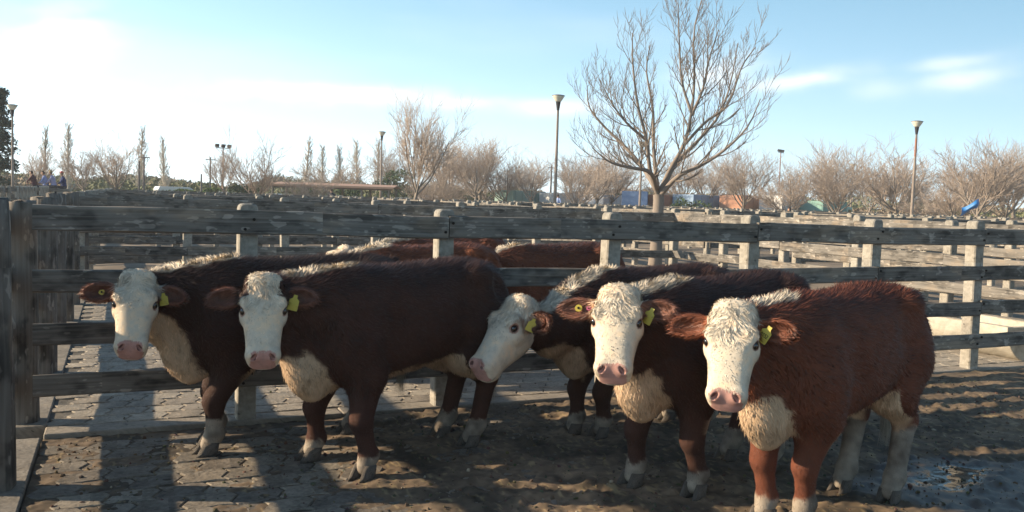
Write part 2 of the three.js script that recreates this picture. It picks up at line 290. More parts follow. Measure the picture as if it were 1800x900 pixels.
// front fence of the pen, in front of which the cattle stand
fence('board_fence', 'long dark board fence with arched concrete posts right behind the front cattle', null, [0, 0], 0, 8, { bolts: true, seed: 3, ends: [1.36, .4], y0: 0 });
// the paddock behind: far side, right side
fence('board_fence', 'dark board fence along the far side of the paved pen behind the cattle', null, [-1.4, -8.4], 0, 7, { seed: 5, step: 1.543, near: false });
fence('board_fence', 'sunlit pale board fence running back along the right of the paved pen', null, [9.42, -8.4], -Math.PI / 2, 5, { seed: 8, step: 1.62 });
// hewn timber posts of the left fence, with rails on its far side
{
  const f = thing('timber_fence', 'dark fence of hewn timber posts receding along the left edge of the pens', 'fence', [-1.45, 0, 0]), r = rng(12);
  const zs = [-.3, -2.05, -3.72, -5.4, -7.05, -8.7, -10.4, -12, -13.7, -15.4, -17], lg = [0, 1, 2].map((i) => logGeo(.098, 1.58, i + 1));
  zs.forEach((z, i) => { const p = part('post', lg[i % 3], M.logWood, f, [0 + (r() - .5) * .02, (r() - .5) * .05, z]); p.rotation.y = (r() - .5) * .4 + (i % 2) * Math.PI; });
  const near = part('post', logGeo(.112, 1.60, 7, .45), M.logWood, f, [-.035, 0, 1.12]); near.userData.label = 'thick weathered timber post nearest the viewer at the left edge'; near.rotation.y = .2;
  part('post', logGeo(.105, 1.57, 9), M.logWood, f, [-.03, 0, 2.85]); part('post', logGeo(.105, 1.57, 11), M.logWood, f, [-.03, 0, 4.6]);
  for (let row = 0; row < 4; row++) for (let k = 0; k < 7; k++) { const a = 4.7 - k * 3.2, o = part('rail', railOf(3.19, row, k % 3, 4), RAILM[(k + row) % 3], f, [-.125, RAILY[row] + (r() - .5) * .02, a - 1.6]); o.rotation.y = Math.PI / 2; }
}
// ------------------------------------------------------------------ bodies as one continuous surface (distance field + surface nets)
function surfaceNets(f, lo, hi, cell) {
  const n = [0, 1, 2].map((k) => Math.ceil((hi[k] - lo[k]) / cell) + 1), [nx, ny, nz] = n, G = new Float32Array(nx * ny * nz), B = 6;
  for (let k = 0; k < nz; k += B) for (let j = 0; j < ny; j += B) for (let i = 0; i < nx; i += B) {
    const d = f(lo[0] + (i + B / 2) * cell, lo[1] + (j + B / 2) * cell, lo[2] + (k + B / 2) * cell), skip = Math.abs(d) > B * cell * 1.25;
    for (let c = k; c < Math.min(k + B, nz); c++) for (let b = j; b < Math.min(j + B, ny); b++) for (let a = i; a < Math.min(i + B, nx); a++)
      G[(c * ny + b) * nx + a] = skip ? d : f(lo[0] + a * cell, lo[1] + b * cell, lo[2] + c * cell);
  }
  const id = new Int32Array(nx * ny * nz).fill(-1), P = [], I = [], e = [[0, 1], [0, 2], [0, 4], [1, 3], [1, 5], [2, 3], [2, 6], [3, 7], [4, 5], [4, 6], [5, 7], [6, 7]], off = [];
  for (let c = 0; c < 8; c++) off.push((c & 1) + ((c >> 1) & 1) * nx + ((c >> 2) & 1) * nx * ny);
  for (let k = 0; k < nz - 1; k++) for (let j = 0; j < ny - 1; j++) for (let i = 0; i < nx - 1; i++) {
    const o = (k * ny + j) * nx + i; let m = 0; for (let c = 0; c < 8; c++) if (G[o + off[c]] < 0) m |= 1 << c;
    if (m === 0 || m === 255) continue;
    let sx = 0, sy = 0, sz = 0, cnt = 0;
    for (const [a, b] of e) { const A = G[o + off[a]], Bv = G[o + off[b]]; if ((A < 0) === (Bv < 0)) continue; const t = A / (A - Bv); sx += (a & 1) + t * ((b & 1) - (a & 1)); sy += ((a >> 1) & 1) + t * (((b >> 1) & 1) - ((a >> 1) & 1)); sz += ((a >> 2) & 1) + t * (((b >> 2) & 1) - ((a >> 2) & 1)); cnt++; }
    id[o] = P.length / 3; P.push(lo[0] + (i + sx / cnt) * cell, lo[1] + (j + sy / cnt) * cell, lo[2] + (k + sz / cnt) * cell);
  }
  const quad = (a, b, c, d, fl) => { if (a < 0 || b < 0 || c < 0 || d < 0) return; fl ? I.push(a, b, c, a, c, d) : I.push(a, c, b, a, d, c); };
  for (let k = 1; k < nz - 1; k++) for (let j = 1; j < ny - 1; j++) for (let i = 1; i < nx - 1; i++) {
    const o = (k * ny + j) * nx + i, s = G[o] < 0;
    if (s !== (G[o + 1] < 0)) quad(id[o - nx - nx * ny], id[o - nx * ny], id[o], id[o - nx], s);
    if (s !== (G[o + nx] < 0)) quad(id[o - 1 - nx * ny], id[o - 1], id[o], id[o - nx * ny], s);
    if (s !== (G[o + nx * ny] < 0)) quad(id[o - 1 - nx], id[o - nx], id[o], id[o - 1], s);
  }
  const N = new Float32Array(P.length), h = cell * .6;
  for (let i = 0; i < P.length; i += 3) { const x = P[i], y = P[i + 1], z = P[i + 2]; let a = f(x + h, y, z) - f(x - h, y, z), b = f(x, y + h, z) - f(x, y - h, z), c = f(x, y, z + h) - f(x, y, z - h); const l = Math.hypot(a, b, c) || 1; N[i] = a / l; N[i + 1] = b / l; N[i + 2] = c / l; }
  return { P, N, I };
}
const smin = (a, b, k) => { const h = Math.max(k - Math.abs(a - b), 0) / k; return Math.min(a, b) - h * h * k * .25; };
function cap(a, b, ra, rb, k = .05) { const bx = b[0] - a[0], by = b[1] - a[1], bz = b[2] - a[2], L = bx * bx + by * by + bz * bz; return { k, c: [(a[0] + b[0]) / 2, (a[1] + b[1]) / 2, (a[2] + b[2]) / 2], R: Math.sqrt(L) / 2 + Math.max(ra, rb), d(x, y, z) { const px = x - a[0], py = y - a[1], pz = z - a[2], h = clamp((px * bx + py * by + pz * bz) / L); return Math.hypot(px - bx * h, py - by * h, pz - bz * h) - (ra + (rb - ra) * h); } }; }
function ell(c, r, k = .05, rot) {                         // rot: optional rows of a 3x3 (world -> ellipsoid axes)
  return { k, c, R: Math.max(...r), d(x, y, z) { let px = x - c[0], py = y - c[1], pz = z - c[2]; if (rot) { const a = rot[0][0] * px + rot[0][1] * py + rot[0][2] * pz, b = rot[1][0] * px + rot[1][1] * py + rot[1][2] * pz, e = rot[2][0] * px + rot[2][1] * py + rot[2][2] * pz; px = a; py = b; pz = e; } const k0 = Math.hypot(px / r[0], py / r[1], pz / r[2]), k1 = Math.hypot(px / r[0] ** 2, py / r[1] ** 2, pz / r[2] ** 2); return k1 < 1e-6 ? -Math.min(...r) : k0 * (k0 - 1) / k1; } };
}
function sweepBody(tab, ex, k = .05, taper = 0) {           // tab rows: x, top, bottom, half width
  const xs = tab.map((t) => t[0]), x0 = xs[0], x1 = xs[xs.length - 1];
  const at = (x) => { let i = 0; while (i < xs.length - 2 && x > xs[i + 1]) i++; const a = tab[Math.max(i - 1, 0)], b = tab[i], c = tab[i + 1], d = tab[Math.min(i + 2, xs.length - 1)], t = clamp((x - b[0]) / (c[0] - b[0])); const o = []; for (let q = 1; q < 4; q++) { const m1 = (c[q] - a[q]) / (c[0] - a[0] || 1) * (c[0] - b[0]), m2 = (d[q] - b[q]) / (d[0] - b[0] || 1) * (c[0] - b[0]), t2 = t * t, t3 = t2 * t; o.push((2 * t3 - 3 * t2 + 1) * b[q] + (t3 - 2 * t2 + t) * m1 + (3 * t2 - 2 * t3) * c[q] + (t3 - t2) * m2); } return o; };
  return { k, at, c: [(x0 + x1) / 2, (tab[2][1] + tab[2][2]) / 2, 0], R: 5, d(x, y, z) { const xc = clamp(x, x0, x1), [tp, bt, hw] = at(xc), h = Math.max((tp - bt) / 2, .005), cy = (tp + bt) / 2, yy = (y - cy) / h, w = Math.max(hw, .005) * (1 + taper * clamp(yy, -1, 1)), q = Math.pow(Math.pow(Math.abs(z) / w, ex) + Math.pow(Math.abs(yy), ex), 1 / ex); const ds = (q - 1) * Math.min(h, w); const dx = Math.max(x0 - x, x - x1); return dx > 0 ? Math.hypot(Math.max(ds, 0), dx) : ds; } };
}
function union(prims, subs = []) { return (x, y, z) => { let d = 9; for (const p of prims) { const b = Math.hypot(x - p.c[0], y - p.c[1], z - p.c[2]) - p.R; if (b > d + p.k) continue; const v = p.d(x, y, z); d = d > 8 ? v : smin(d, v, p.k); } for (const s of subs) { const v = -s.d(x, y, z); const h = Math.max(s.k - Math.abs(d - v), 0) / s.k; d = Math.max(d, v) + h * h * s.k * .25; } return d; }; }

// ------------------------------------------------------------------ cattle
const M_hide = new THREE.MeshStandardMaterial({ vertexColors: true, roughness: .92 });
const M_fur = new THREE.MeshStandardMaterial({ vertexColors: true, roughness: .6, side: THREE.DoubleSide });
const M_eye = new THREE.MeshPhysicalMaterial({ color: new THREE.Color().setRGB(.012, .008, .006), roughness: .08, clearcoat: 1, clearcoatRoughness: .04 });
const M_hoof = stoneMat([.14, .115, .095], 41.2, 8, .9, .75);
const M_tag = new THREE.MeshStandardMaterial({ color: new THREE.Color().setRGB(.56, .43, .06), roughness: .55 });
const M_tagPink = new THREE.MeshStandardMaterial({ color: new THREE.Color().setRGB(.5, .12, .2), roughness: .5 });
const LX = .9;                                              // compact young steers: trunk length factor
function clawGeo(s) {                                       // one claw of a cloven hoof: toe forward (+x), sole at y = 0
  const R = 10, N = 4, P = [], I = [], U = [];
  for (let j = 0; j <= N; j++) for (let i = 0; i < R; i++) { const a = i / R * Math.PI * 2, t = j / N, y = .078 * t * (1 - .25 * t * (1 - Math.cos(a)) * .3), fx = Math.cos(a), l = mix(.062, .043, t) * (fx > 0 ? 1.22 : .86), w = mix(.031, .028, t); const inner = Math.sin(a) * s < 0 ? .62 : 1.05; P.push(fx * l * (1 - .1 * Math.abs(Math.sin(a))) - t * .028 + .012, y - (j === 0 ? .004 : 0), Math.sin(a) * w * inner + s * .030 + s * Math.max(0, fx) * (1 - t) * .006); U.push(i / R, t * .3); }
  for (let j = 0; j < N; j++) for (let i = 0; i < R; i++) { const a = j * R + i, b = j * R + (i + 1) % R; I.push(a, a + R, b, b, a + R, b + R); }
  P.push(.01, -.004, s * .03); U.push(.5, .5); const c0 = P.length / 3 - 1; P.push(-.02, .08, s * .03); U.push(.5, .5);
  for (let i = 0; i < R; i++) { I.push(c0, i, (i + 1) % R); I.push(c0 + 1, N * R + (i + 1) % R, N * R + i); }
  const g = new THREE.BufferGeometry(); g.setAttribute('position', new THREE.Float32BufferAttribute(P, 3)); g.setAttribute('uv', new THREE.Float32BufferAttribute(U, 2)); g.setIndex(I); g.computeVertexNormals(); return g;
}
const hoofG = mergeGeometries([clawGeo(-1), clawGeo(1)]);
function tagShape() { const s = new THREE.Shape(); s.moveTo(-.011, .036); s.lineTo(.011, .036); s.lineTo(.012, .018); s.lineTo(.028, .006); s.lineTo(.030, -.048); s.quadraticCurveTo(.030, -.054, .024, -.054); s.lineTo(-.024, -.054); s.quadraticCurveTo(-.030, -.054, -.030, -.048); s.lineTo(-.028, .006); s.lineTo(-.012, .018); s.closePath(); const g = new THREE.ExtrudeGeometry(s, { depth: .003, bevelEnabled: false }); const u = g.attributes.uv, p = g.attributes.position; for (let i = 0; i < u.count; i++) u.setXY(i, (p.getX(i) + .031) / .062, (p.getY(i) + .054) / .09); return g; }
const M_tagPrint = (() => { const c = document.createElement('canvas'); c.width = 128; c.height = 128; const x = c.getContext('2d'); x.fillStyle = '#ffffff'; x.fillRect(0, 0, 128, 128); x.fillStyle = '#23231b'; x.font = 'bold 40px sans-serif'; x.textAlign = 'center'; x.fillText('0152', 64, 88); const t = new THREE.CanvasTexture(c); t.colorSpace = THREE.SRGBColorSpace; const m = M_tag.clone(); m.map = t; return m; })();
const tagG = tagShape(), tagRoundG = new THREE.CylinderGeometry(.017, .017, .006, 16).rotateX(Math.PI / 2), tagPinG = new THREE.CylinderGeometry(.006, .006, .012, 8).rotateX(Math.PI / 2);
const HEAD = [[-.062, .0, -.09, .062], [-.04, .035, -.12, .092], [.02, .068, -.155, .114], [.11, .083, -.175, .124], [.21, .088, -.185, .131], [.29, .078, -.172, .114], [.37, .068, -.142, .103], [.445, .064, -.116, .098], [.495, .056, -.104, .099], [.535, .026, -.096, .092], [.562, -.012, -.086, .072], [.577, -.042, -.07, .045]];
const whiteC = [.71, .61, .475], pinkC = [.56, .30, .25];
function makeCow(P) {
  const r = rng(P.seed), sd = P.seed * 13.7;
  const root = thing('steer', P.label, 'steer', [P.pos[0], 0, P.pos[1]], P.turn * Math.PI / 180, P.group ?? 'steers standing in the front pen');
  const s = P.scale ?? 1; root.scale.setScalar(s); root.updateMatrixWorld(true);
  const inv = root.matrixWorld.clone().invert(), loc = (w) => { const v = V(w[0], w[1], w[2]).applyMatrix4(inv); return [v.x, v.y, v.z]; };
  // ---- head frame: x from poll to muzzle, y out of the forehead, z to the animal's right
  const hy = (P.headYaw) * Math.PI / 180, hp = P.headPitch * Math.PI / 180;
  const fx = V(Math.cos(hy) * Math.cos(hp), -Math.sin(hp), -Math.sin(hy) * Math.cos(hp)), fz = V(Math.sin(hy), 0, Math.cos(hy)); fz.applyAxisAngle(fx, (P.headRoll ?? 0) * Math.PI / 180); const fy = V().crossVectors(fz, fx);
  const HW = new THREE.Matrix4().makeBasis(fx, fy, fz).setPosition(...P.poll), HM = inv.clone().multiply(HW);   // head -> cow frame
  HM.scale(V(.91, 1, P.headW ?? 1).multiplyScalar((P.headScale ?? 1) * .94));
  const hpnt = (x, y, z) => { const v = V(x, y, z).applyMatrix4(HM); return [v.x, v.y, v.z]; };
  // ---- trunk
  const torso = sweepBody([[-1.40, 1.08, .92, .10], [-1.33, 1.185, .80, .185], [-1.2, 1.245, .68, .245], [-1.05, 1.262, .60, .275], [-.8, 1.25, .545, .305], [-.5, 1.235, .50, .33], [-.25, 1.235, .47, .315], [-.05, 1.245, .455, .275], [.12, 1.20, .47, .225], [.26, 1.08, .56, .155], [.33, .95, .70, .09]].map(([x, t, b, w]) => [x * LX, t, b + (P.belly ?? .06), w * (P.girth ?? .93)]), 2.35, .08, -.06);
  const prims = [torso];
  for (const z of [-1, 1]) {
    prims.push(ell([.03, .84, z * .185], [.17, .27, .105], .09));
    prims.push(ell([-1.13 * LX, .88, z * .15], [.235, .31, .135], .09));
    prims.push(ell([-1.04 * LX, 1.165, z * .205], [.10, .065, .07], .07));
  }
  prims.push(ell([.20, .665, 0], [.155, .20, .10], .09));                                   // brisket
  prims.push(ell([-1.36 * LX, .98, 0], [.07, .14, .15], .08));
  // ---- neck: a chain from the shoulders to the back of the head
  const n0 = V(.0, 1.0, 0), n3 = V(...hpnt(.055, -.105, 0)), back = V(...hpnt(-.02, -.42, 0));
  const n1 = V(.27, P.neckY ?? .99, 0).lerp(n3, .12), n2 = back.clone().lerp(n3, P.neckStraight ?? .3).lerp(n1, .12);
  const curve = new THREE.CubicBezierCurve3(n0, n1, n2, n3), ncp = curve.getPoints(7), nr = [.25, .235, .215, .188, .162, .138, .116, .098];
  for (let i = 0; i < 7; i++) { const a = ncp[i], b = ncp[i + 1]; prims.push(cap([a.x, a.y, a.z], [b.x, b.y, b.z], nr[i] * .86, nr[i + 1] * .86, .07)); prims.push(cap([a.x, a.y - nr[i] * .36, a.z], [b.x, b.y - nr[i + 1] * .32, b.z], nr[i] * .66, nr[i + 1] * .7, .07)); }
  // throat and dewlap
  const thr = V(...hpnt(.10, -.16, 0)), under = [thr, thr.clone().lerp(V(.28, .68, 0), .45).add(V(0, -.04, 0)), V(.27, .63, 0), V(.21, .51, 0)];
  for (let i = 0; i < 3; i++) prims.push(cap(under[i].toArray(), under[i + 1].toArray(), [.065, .062, .07][i], [.062, .07, .055][i], .09));
  const crest = ncp.map((p, i) => p.clone().add(V(0, nr[i] * .88, 0))); crest[0].set(-.02, 1.255, 0); crest[1].y = Math.max(crest[1].y, 1.2);
  // ---- legs
  const feet = {}, hoofs = [];
  for (const [k, x0, z0] of [['fl', .02, -.15], ['fr', .02, .15], ['hl', -1.05 * LX, -.15], ['hr', -1.05 * LX, .15]]) { const w = P.feet?.[k]; const q = w ? loc([w[0], 0, w[1]]) : [x0, 0, z0]; feet[k] = [q[0], 0, q[2]]; }
  for (const k of ['fl', 'fr']) {
    const sg = k === 'fl' ? -1 : 1, [x, , z] = feet[k], mz = (t) => mix(sg * .165, z, t), mx = (t) => mix(.0, x, t);
    const a = [mx(0) + .02, .80, mz(0)], b = [mx(.15) - .05, .60, mz(.25)], c = [mx(.65) + .01, .345, mz(.72)], d = [mx(.96) - .03, .135, mz(.96)], e = [x - .004, .07, z];
    prims.push(cap(a, b, .14, .115, .07), cap(b, c, .115, .066, .05), ell([c[0] + .012, c[1], c[2]], [.062, .075, .06], .03), cap(c, d, .060, .050, .03), ell([d[0] - .008, d[1], d[2]], [.06, .05, .056], .03), cap(d, e, .052, .054, .03));
    hoofs.push([k, x, z, .0]);
  }
  for (const k of ['hl', 'hr']) {
    const sg = k === 'hl' ? -1 : 1, [x, , z] = feet[k], X = -1.05 * LX, mz = (t) => mix(sg * .15, z, t), mx = (o, t) => X + o + (x - X) * t;
    const a = [mx(-.02, 0), .82, mz(0)], b = [mx(.06, .1), .64, mz(.15)], c = [mx(-.15, .6), .46, mz(.6)], d = [mx(-.06, .96), .14, mz(.96)], e = [x - .004, .07, z];
    prims.push(cap(a, b, .18, .135, .08), cap(b, c, .135, .072, .06), ell([c[0] - .02, c[1] + .03, c[2]], [.066, .08, .052], .03), cap(c, d, .066, .054, .03), ell([d[0] - .008, d[1], d[2]], [.064, .054, .058], .03), cap(d, e, .054, .056, .03));
    hoofs.push([k, x, z, 0]);
  }
  // ---- tail
  const tz = P.tailSwing ?? 0, tl = [[-1.33 * LX, 1.19, 0], [-1.42 * LX, 1.12, tz * .1], [-1.455 * LX, .9, tz * .3], [-1.45 * LX, .62, tz * .6], [-1.42 * LX, .46, tz]];
  for (let i = 0; i < 4; i++) prims.push(cap(tl[i], tl[i + 1], [.05, .032, .024, .024][i], [.032, .024, .024, .012][i], .03));
  const hollows = []; for (const z of [-1, 1]) hollows.push(ell([-.86 * LX, 1.02, z * .345], [.13, .15, .07], .07), ell([-.19, .86, z * .335], [.055, .22, .045], .06), ell([-1.24 * LX, 1.1, z * .27], [.08, .1, .07], .06));
  const bodyF = union(prims, hollows);
  // ---- head
  const earDir = P.ears ?? [[.16, .06], [.16, .06]];      // per ear: droop (towards the muzzle), back (away from the face)
  const hp_ = [sweepBody(HEAD, 2.5, .04, .10), ell([.005, .03, 0], [.06, .055, .09], .05)];
  const subs = [], earAx = [];
  for (const sg of [-1, 1]) {
    const [dr, bk] = earDir[sg < 0 ? 0 : 1]; const ax = V(dr, bk, sg).normalize(), nm = V(.25, 1, .0).addScaledVector(ax, -V(.25, 1, 0).dot(ax)).normalize(), wd = V().crossVectors(nm, ax);   // ear: length ax, opening towards nm
    const base = V(.085, -.035, sg * .105), ec = base.clone().addScaledVector(ax, .108), rot = [ax.toArray(), nm.toArray(), wd.toArray()];
    hp_.push(cap(base.toArray(), base.clone().addScaledVector(ax, .06).toArray(), .036, .034, .03), ell(ec.toArray(), [.112, .032, .072], .03, rot));
    subs.push(Object.assign(ell(ec.clone().addScaledVector(nm, .03).addScaledVector(ax, .012).toArray(), [.086, .036, .051], .015, rot)));
    earAx.push({ sg, ax, nm, wd, base, ec });
    hp_.push(ell([.165, .052, sg * .098], [.05, .03, .034], .035), ell([.235, -.02, sg * .105], [.05, .04, .03], .03));       // brow, cheek bone
    hp_.push(ell([.505, .022, sg * .056], [.040, .036, .036], .03));                                                          // nostril wing
    subs.push(ell([.345, .085, sg * .118], [.10, .03, .032], .03));
    subs.push(ell([.526, .050, sg * .053], [.025, .03, .0115], .010, [[.82, 0, .57 * sg], [0, 1, 0], [-.57 * sg, 0, .82]]));
    subs.push(ell([.213, .048, sg * .134], [.025, .016, .02], .008));
  }
  hp_.push(ell([.50, -.085, 0], [.055, .03, .062], .02)); subs.push(ell([.55, -.062, 0], [.05, .004, .09], .006));            // chin and mouth line
  hp_.push(cap([.07, -.09, 0], [.06, -.19, 0], .088, .08, .05));
  const headF = union(hp_, subs);

  // ---- coat
  const coat = P.coat, W0 = (P.dirty ?? whiteC), cv = crest, pD = (x, y, z, a, b) => { const bx = b.x - a.x, by = b.y - a.y, bz = b.z - a.z, t = clamp(((x - a.x) * bx + (y - a.y) * by + (z - a.z) * bz) / (bx * bx + by * by + bz * bz)); return Math.hypot(x - a.x - bx * t, y - a.y - by * t, z - a.z - bz * t); };
  const c0 = P.crest?.[0] ?? 1, c1 = P.crest?.[1] ?? 6;      // neck points between which the white crest runs
  function hideAt(x, y, z) {                                 // -> [r, g, b, hair length, region]
    const n = fbm(x * 7 + sd, y * 7, z * 7, 3) - .5, n2 = fbm(x * 22 + sd, y * 22, z * 22, 2) - .5;
    let dC = 9; for (let i = c0; i < c1; i++) dC = Math.min(dC, pD(x, y, z, cv[i], cv[i + 1]));
    let dU = 9; for (let i = (P.throat ?? 1); i < 3; i++) dU = Math.min(dU, pD(x, y, z, under[i], under[i + 1]));
    const crW = sstep(.01, -.012, dC - (P.crestW ?? .07) - n * .08 - n2 * .04), brW = sstep(.015, -.012, dU - (P.brisket ?? .15) - n * .06 - n2 * .06) * (x > .03 ? 1 : 0);
    const [tp, bt] = torso.at(clamp(x, -1.3 * LX, .2)), bl = sstep(.02, -.01, y - bt - (P.bellyW ?? .05) - n * .08 - n2 * .03) * sstep(-.98, -.9, x) * sstep(-.02, -.12, x) * (y > .38 ? 1 : 0) * (Math.abs(z) < .26 ? 1 : 0);
    const front = x > -.35, sock = (front ? P.sock?.[0] : P.sock?.[1]) ?? .16, skW = sstep(.012, -.012, y - sock - n * .12 - n2 * .05);
    const tail = sstep(.52, .44, y) * sstep(-1.36 * LX, -1.39 * LX, x);
    let w = Math.max(crW, brW, bl, skW, tail);
        const t = .8 + .5 * (n + .5) + n2 * .5, mk = sstep(.1, .3, n + n2 * .3);
    let C = [0, 1, 2].map((i) => mix(coat.c[i], coat.c2[i], mk) * t);
    const dirt = clamp(.5 + 1.6 * n2 + n, 0, 1); const cream = brW > crW || bl > crW ? [.60, .43, .285] : W0;
    let Wc = cream.map((c, i) => c * mix(1, [.78, .74, .68][i], dirt * .8)); if (skW > .5) { const q = clamp(.5 + n * 1.3 + n2 * 1.2, 0, 1); Wc = [0, 1, 2].map((i) => mix([.36, .30, .235][i], [.11, .085, .065][i], q)); }
    const c = [0, 1, 2].map((i) => mix(C[i], Wc[i], w));
    const leg = y < .5 ? 1 : 0;
    const len = leg ? .014 : crW > .5 ? .044 : brW > .5 ? .03 : bl > .5 ? .034 : y > tp - .09 ? .044 : .030;
    return [c[0], c[1], c[2], len, crW > .5 ? 2 : leg ? 3 : brW > .5 || bl > .5 ? 4 : 1];
  }
  const patch = P.facePatch ?? (() => 0), earC = P.earC ?? coat.ear ?? [.30, .11, .05];
  function faceAt(x, y, z) {
    const n = fbm(x * 14 + sd, y * 14, z * 14, 3) - .5, n2 = fbm(x * 40 + sd, y * 40, z * 40, 2) - .5;
    let len = .016, reg = 10, c = whiteC.map((v, i) => v * (.93 + n * .5 + n2 * .35) * (1 - .10 * i * clamp(n * 3 + n2 * 2)));
    const pk = sstep(.482, .494, x + n2 * .02 + n * .02 - Math.max(0, Math.abs(z) - .045) * .5) * sstep(-.062, -.045, y) * sstep(.078, .068, Math.abs(z) + n2 * .02 + n * .02);
    const eyeD = Math.hypot((x - .213) / 1.3, y - .038, Math.abs(z) - .122), rim = sstep(.031, .025, eyeD + n2 * .012);
    if (x < .40 && y > mix(-.08, .045, sstep(.08, .2, x))) { len = mix(.042, .011, sstep(.03, .30, x + n * .12)) * mix(.5, 1, sstep(-.02, .07, x)) * (P.forelock ?? 1); reg = 11; }
    let ear = 0; for (const e of earAx) { const rel = V(x, y, z).sub(e.base), q = rel.dot(e.ax); if (q > .028 && Math.sign(z) === e.sg && rel.addScaledVector(e.ax, -q).length() < .085 && x < .22) { ear = 1; const inside = V(x, y, z).sub(e.ec).dot(e.nm) > -.012; const ec = e.sg < 0 ? (P.earC2?.[0] ?? earC) : (P.earC2?.[1] ?? earC); c = (inside && q > .05 ? (P.earIn ?? coat.earIn) : ec).map((v) => v * (.8 + .5 * (n + .5))); len = inside ? .034 : .03; reg = 12; } }
    if (!ear) { const pw = patch(x, y, z, n * .05 + n2 * .03); if (pw > .5) { c = coat.c.map((v) => v * 1.1); } }
    if (!ear && pk > .4) { const sp = sstep(.1, .25, n2 + n * .5) * (P.noseSpots ?? .3); const no = Math.hypot((x - .526) / 1.6, y - .043, Math.abs(z) - .053) < .0155; c = pinkC.map((v, i) => mix(v * (.9 + n * .5 + n2 * .3), no ? [.10, .045, .04][i] : [.2, .12, .1][i], no ? .85 : sp)); len = 0; }
    if (!ear && x > .485 && y < .0) len = Math.min(len, .004);
    if (!ear && rim > .4) { c = eyeD < .022 ? [.10, .055, .04] : [.40, .24, .18]; len = 0; } else if (!ear && eyeD < .05) { len = Math.min(len, .006); reg = 10; }
    return [c[0], c[1], c[2], len, reg];
  }
  const box = (ps, pad) => [[0, 1, 2].map((k) => Math.min(...ps.map((p) => p[k])) - pad), [0, 1, 2].map((k) => Math.max(...ps.map((p) => p[k])) + pad)];
  const fp = Object.values(feet), nbox = box([...ncp.map((p) => p.toArray()), ...under.map((p) => p.toArray()), [-1.5 * LX, .02, 0], [.2, 1.3, .36], [.2, 1.3, -.36], ...fp.map((f) => [f[0], .02, f[2]])], .15);
  nbox[0][1] = .022;
  const B = surfaceNets(bodyF, nbox[0], nbox[1], P.cell ?? .0145), Hd = surfaceNets(headF, [-.16, -.32, -.40], [.63, .17, .40], P.hcell ?? .0062);
  const pos = [], nor = [], col = [], idx = [], hairs = { P: [], N: [], C: [], I: [] };
  const nmat = new THREE.Matrix3().getNormalMatrix(HM), tmp = V(), tn = V();
  const info = [];
  for (let i = 0; i < B.P.length; i += 3) { pos.push(B.P[i], B.P[i + 1], B.P[i + 2]); nor.push(B.N[i], B.N[i + 1], B.N[i + 2]); const h = hideAt(B.P[i], B.P[i + 1], B.P[i + 2]); col.push(h[0], h[1], h[2]); info.push(h); }
  for (const k of B.I) idx.push(k);
  const hb = pos.length / 3;
  for (let i = 0; i < Hd.P.length; i += 3) { tmp.set(Hd.P[i], Hd.P[i + 1], Hd.P[i + 2]); const h = faceAt(tmp.x, tmp.y, tmp.z); tmp.applyMatrix4(HM); tn.set(Hd.N[i], Hd.N[i + 1], Hd.N[i + 2]).applyMatrix3(nmat).normalize(); pos.push(tmp.x, tmp.y, tmp.z); nor.push(tn.x, tn.y, tn.z); col.push(h[0], h[1], h[2]); info.push(h); }
  for (const k of Hd.I) idx.push(k + hb);
  const g = new THREE.BufferGeometry(); g.setAttribute('position', new THREE.Float32BufferAttribute(pos, 3)); g.setAttribute('normal', new THREE.Float32BufferAttribute(nor, 3)); g.setAttribute('color', new THREE.Float32BufferAttribute(col, 3)); g.setIndex(idx);
  part('body', g, M_hide, root);
  // ---- fur: blades rooted on the skin, combed with the coat
  const density = P.density ?? 9000, bw = P.blade ?? .0056, a = V(), b = V(), c = V(), n = V(), p = V(), dir = V(), side = V(), fl = V(), e1 = V(), e2 = V();
  const hX = V().setFromMatrixColumn(HM, 0).normalize(), hY = V().setFromMatrixColumn(HM, 1).normalize(), hZ = V().setFromMatrixColumn(HM, 2).normalize(), hI = HM.clone().invert(), q = V();
  const push = (v, nn, cc) => { hairs.P.push(v.x, v.y, v.z); hairs.N.push(nn.x, nn.y, nn.z); hairs.C.push(cc[0], cc[1], cc[2]); return hairs.P.length / 3 - 1; };
  const headIn = (v) => { q.copy(v).applyMatrix4(hI); return headF(q.x, q.y, q.z) < -.004; };
  for (let t = 0; t < idx.length; t += 3) {
    const i0 = idx[t], i1 = idx[t + 1], i2 = idx[t + 2], I0 = info[i0]; if (I0[3] <= 0) continue;
    a.fromArray(pos, i0 * 3); b.fromArray(pos, i1 * 3); c.fromArray(pos, i2 * 3); e1.subVectors(b, a); e2.subVectors(c, a);
    const area = V().crossVectors(e1, e2).length() / 2, isHead = i0 >= hb, reg = I0[4];
    let want = area * density * (isHead ? 2.6 : 1) * (reg === 2 ? 1.5 : reg === 3 ? 1.6 : reg === 11 ? .8 : 1); let cnt = Math.floor(want) + (r() < want % 1 ? 1 : 0);
    while (cnt-- > 0) {
      let u = r(), v = r(); if (u + v > 1) { u = 1 - u; v = 1 - v; }
      p.copy(a).addScaledVector(e1, u).addScaledVector(e2, v); n.fromArray(nor, i0 * 3);
      const Ii = info[[i0, i1, i2][Math.floor(r() * 3)]]; let len = Ii[3] * (.6 + .8 * r()) * (P.shag ?? 1); if (len <= 0) continue;
      if (!isHead && headIn(p)) continue; if (isHead && bodyF(p.x, p.y, p.z) < -.006) continue;
      let lift = .32, w = bw * (.7 + .6 * r()), curl = 0;
      const fq = isHead ? 26 : 13, swx = noise(p.x * fq + sd, p.y * fq, p.z * fq) - .5, swy = noise(p.x * fq + 40, p.y * fq + sd, p.z * fq) - .5;
